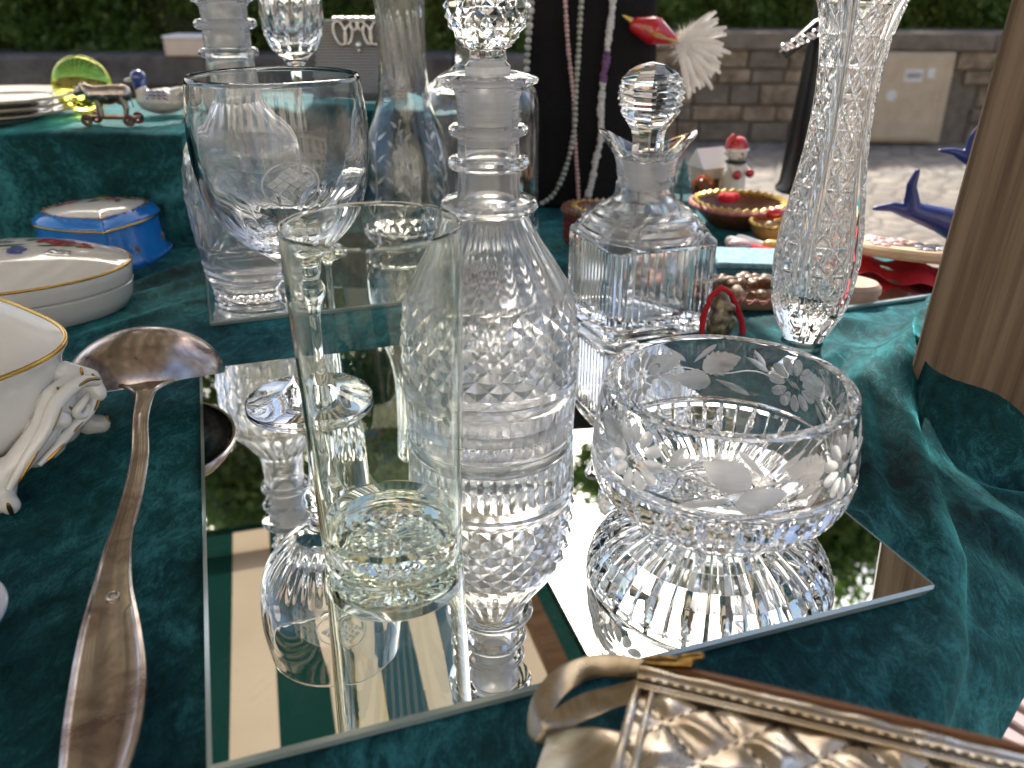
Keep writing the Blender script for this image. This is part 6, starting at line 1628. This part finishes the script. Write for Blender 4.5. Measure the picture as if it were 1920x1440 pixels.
# ================================================================== GOLD QUILTED BAG, FRONT
k = NT('gold_leather'); v = k.coord(); n1 = k.noise(v, 34, 5, 0.6, 1.2); n2 = k.noise(v, 300, 4, 0.7, 0.5)
k.lk(k.ramp(n1, [(0.35, (0.34, 0.27, 0.18)), (0.52, (0.47, 0.415, 0.335)), (0.68, (0.61, 0.59, 0.55))]), k.b.inputs['Base Color']); k.b.inputs['Metallic'].default_value = 0.97
k.lk(k.mapr(n1, 0.3, 0.7, 0.36, 0.22), k.b.inputs['Roughness']); k.lk(k.bump(n2, 0.20, 0.0006, k.bump(n1, 0.10, 0.0012)), k.b.inputs['Normal']); M['gold_leather'] = k.m
M['zip'] = plain('brown_zip_tape', (0.22, 0.085, 0.025), 0.55, c2=(0.28, 0.12, 0.04), scale=200)
M['brass'] = plain('tarnished_brass', (0.30, 0.19, 0.06), 0.3, 1.0, c2=(0.14, 0.08, 0.03), scale=250)
M['stitch'] = plain('dark_stitching', (0.03, 0.022, 0.015), 0.8)
B0 = Vector((0.050, 0.258, 0.0)); BU = Vector((0.952, -0.305, 0)).normalized(); BV = Vector((-0.305, -0.952, 0)).normalized()
t = thing('gold_quilted_bag', (B0.x, B0.y, -0.004), 'gold quilted leather pouch with zip lying at the front', 'pouch', rz=atan2(BU.y, BU.x))
# local: x along the zip, y towards the back; the quilted face slopes down to the front
BL, BDp = 0.17, 0.125; V = []; F = []; nx, ny = 190, 130; PITCH = 0.027
def bag_z(x, d):
    base = 0.0365 - 0.0005 * (d / 0.01) + 0.004 * sin(pi * min(1, d / 0.10)) - 0.010 * (x / BL) ** 2 * 0.3
    a = (x + (d - 0.0065) * 0.92) / PITCH; b = (x - (d - 0.0065) * 0.92) / PITCH
    da = abs(a - round(a)) * 2; db = abs(b - round(b)) * 2; qd = min(da, db)
    if d < 0.0065: return base
    puff = 0.0019 * (1 - (1 - min(qd, 1)) ** 2.2) * (0.7 + 0.3 * sin(3.1 * floor(a) + 1.7 * floor(b)))
    wr = 0.0004 * sin(x * 310 + 4 * sin(d * 150)) * min(1, qd * 2)
    return base - 0.0022 + puff + wr
for j in range(ny + 1):
    d = BDp * j / ny
    for i in range(nx + 1):
        x = BL * i / nx; V.append((x, -d, bag_z(x, d)))
for j in range(ny):
    for i in range(nx):
        a = j * (nx + 1) + i; F.append((a, a + nx + 1, a + nx + 2, a + 1))
fr_ = mobj('quilted_panel', V, F, M['gold_leather'], t)
# side, back and underside
def skirt(pts, depth_fn):
    V = []; F = []
    for (x, y, z) in pts: V += [(x, y, z), (x + depth_fn[0] * 0.5, y + depth_fn[1] * 0.5, z * 0.5 + 0.001), (x, y, 0.0)]
    for i in range(len(pts) - 1):
        for q in range(2): F.append((3 * i + q, 3 * i + 3 + q, 3 * i + 4 + q, 3 * i + 1 + q))
    return V, F
V, F = skirt([(0.0, -BDp * j / 40, bag_z(0, BDp * j / 40)) for j in range(41)], (-0.006, 0)); mobj('side_gusset', V, F, M['gold_leather'], t)
V, F = skirt([(BL * i / 40, 0.0085, 0.034) for i in range(41)], (0, 0.006)); mobj('back_panel', V, F, M['gold_leather'], t)
tube('top_binding', [(BL * i / 60, -0.0015, 0.0375 - 0.0030 * (i / 60) ** 2 + 0.0002 * sin(i * 0.7)) for i in range(61)], [0.0036 + 0.00018 * sin(i * 0.9) + 0.0001 * sin(i * 2.3) for i in range(61)], M['gold_leather'], t, 12)
tube('seam_piping', [(BL * i / 60, -0.0072, 0.0372 - 0.0030 * (i / 60) ** 2) for i in range(61)], 0.0014, M['gold_leather'], t, 8)
tube('side_piping', [(0.0005, -0.007 - 0.118 * i / 30, bag_z(0, 0.007 + 0.118 * i / 30) + 0.0010) for i in range(31)], 0.0018, M['gold_leather'], t, 8)
tube('side_piping', [(0.0062, -0.008 - 0.117 * i / 30, bag_z(0.0062, 0.008 + 0.117 * i / 30) + 0.0008) for i in range(31)], 0.0014, M['gold_leather'], t, 8)
V = []; F = []
for i in range(81):
    x = BL * i / 80 + 0.006; 
    for (y, z) in ((0.0010, 0.0370), (0.0035, 0.0392), (0.0060, 0.0385), (0.0085, 0.0345)): V.append((x, y, z - 0.0030 * (i / 80) ** 2))
for i in range(80):
    for q in range(3): F.append((4 * i + q, 4 * i + 4 + q, 4 * i + 5 + q, 4 * i + 1 + q))
zp = mobj('zip_tape', V, F, M['zip'], t)
tm = box_mesh('zip_tooth', 0.0007, 0.0026, 0.0009); tm.materials.append(M['zip'])
for i in range(120): inst('zip_tooth', tm, zp, (0.010 + i * 0.00134, 0.0044, 0.0395 - 0.0030 * ((0.004 + i * 0.00134) / BL) ** 2))
blob('zip_slider', [((0.008, 0.005, 0.0405), (0.018, 0.0055, 0.0415), 0.0026, 0.0022), ((0.015, 0.0055, 0.0435), (0.022, 0.008, 0.0445), 0.0016, 0.0018), ((0.002, 0.004, 0.0395), (0.010, 0.005, 0.0405), 0.0022, 0.0026)], 0.0006, M['brass'], t, 1)
# stitching along the quilting lines, in short dashes
SV, SF = [], []
def dash(x, y, z, ang, L=0.0026, w_=0.00026):
    c_, s_ = cos(ang), sin(ang); o_ = len(SV)
    for (u, w2, h) in ((-1, -1, 0), (1, -1, 0), (1, 1, 0), (-1, 1, 0), (-0.8, 0, 1), (0.8, 0, 1)): SV.append((x + u * L / 2 * c_ - w2 * w_ * s_, y + u * L / 2 * s_ + w2 * w_ * c_, z + h * 0.0005))
    SF.extend([tuple(o_ + i for i in f) for f in ((0, 1, 5, 4), (2, 3, 4, 5), (0, 4, 3), (1, 2, 5))])
for sgn in (1, -1):
    for kk in range(-6, 15):
        for q in range(34):
            d = 0.0085 + q * 0.0036; x = kk * PITCH - sgn * (d - 0.0065) * 0.92
            if 0.008 < x < BL - 0.002 and d < 0.11: dash(x, -d, bag_z(x, d) + 0.0002, sgn * 0.827)
for q in range(38):
    x = 0.004 + q * 0.0043; dash(x, -0.0052, 0.0393 - 0.0030 * (x / BL) ** 2, 0)
tag(mobj('stitching', SV, SF, M['stitch'], fr_, False), kind='stuff')
# wrist strap loop, a folded ribbon of leather
def ribbon(name, path, w_, up, m, th=0.0010):
    P = spline(path, 8); V = []; F = []; n = len(P)
    for i, p in enumerate(P):
        tg = (P[min(i + 1, n - 1)] - P[max(i - 1, 0)]).normalized(); s_ = tg.cross(Vector(up)).normalized(); nn = s_.cross(tg).normalized(); tw = 0.55 * sin(i * 0.11 + 0.6) + 0.10 * sin(i * 0.5); s_, nn = s_ * cos(tw) + nn * sin(tw), nn * cos(tw) - s_ * sin(tw); wr = 0.0006 * sin(i * 0.8)
        for (a, b) in ((-1, 0), (-0.8, 0.9), (0, 0.6 + wr * 400), (0.8, 0.9), (1, 0), (0.8, -0.9), (0, -0.6), (-0.8, -0.9)): V.append(p + s_ * (a * w_) + nn * (b * th))
    for i in range(n - 1):
        for q in range(8): F.append((i * 8 + q, i * 8 + (q + 1) % 8, (i + 1) * 8 + (q + 1) % 8, (i + 1) * 8 + q))
    F.append(tuple(range(8))); F.append(tuple((n - 1) * 8 + q for q in range(7, -1, -1)))
    return mobj(name, V, F, m, t, True, 60, True)
ribbon('wrist_strap', [(0.004, 0.002, 0.036), (-0.010, 0.001, 0.0365), (-0.022, -0.002, 0.034), (-0.032, -0.009, 0.028), (-0.0355, -0.018, 0.022), (-0.034, -0.0235, 0.0185), (-0.030, -0.0225, 0.019), (-0.022, -0.015, 0.024), (-0.010, -0.010, 0.030), (0.003, -0.0060, 0.0345)], 0.0050, (-0.2, 0.65, -0.73), M['gold_leather'], 0.0006)
V = []; F = []
for i in range(21):
    u = i / 20
    for j in range(15):
        w_ = j / 14; x = -0.030 + 0.030 * u; d = 0.020 + 0.08 * w_ + 0.003 * u
        V.append((x, -d, 0.030 - 0.012 * (1 - u) ** 2 + 0.0012 * sin(w_ * 17) - (0.002 if j == 0 else 0) + (0.0016 if j in (1, 3) else 0)))
for i in range(20):
    for j in range(14): F.append((i * 15 + j, i * 15 + j + 1, (i + 1) * 15 + j + 1, (i + 1) * 15 + j))
mobj('side_flap', V, F, M['gold_leather'], t)
V, F = skirt([(-0.030 + 0.030 * i / 20, -0.020 - 0.003 * i / 20, 0.028 - 0.012 * (1 - i / 20) ** 2) for i in range(21)], (0, 0.002)); mobj('side_flap_edge', V, F, M['gold_leather'], t)
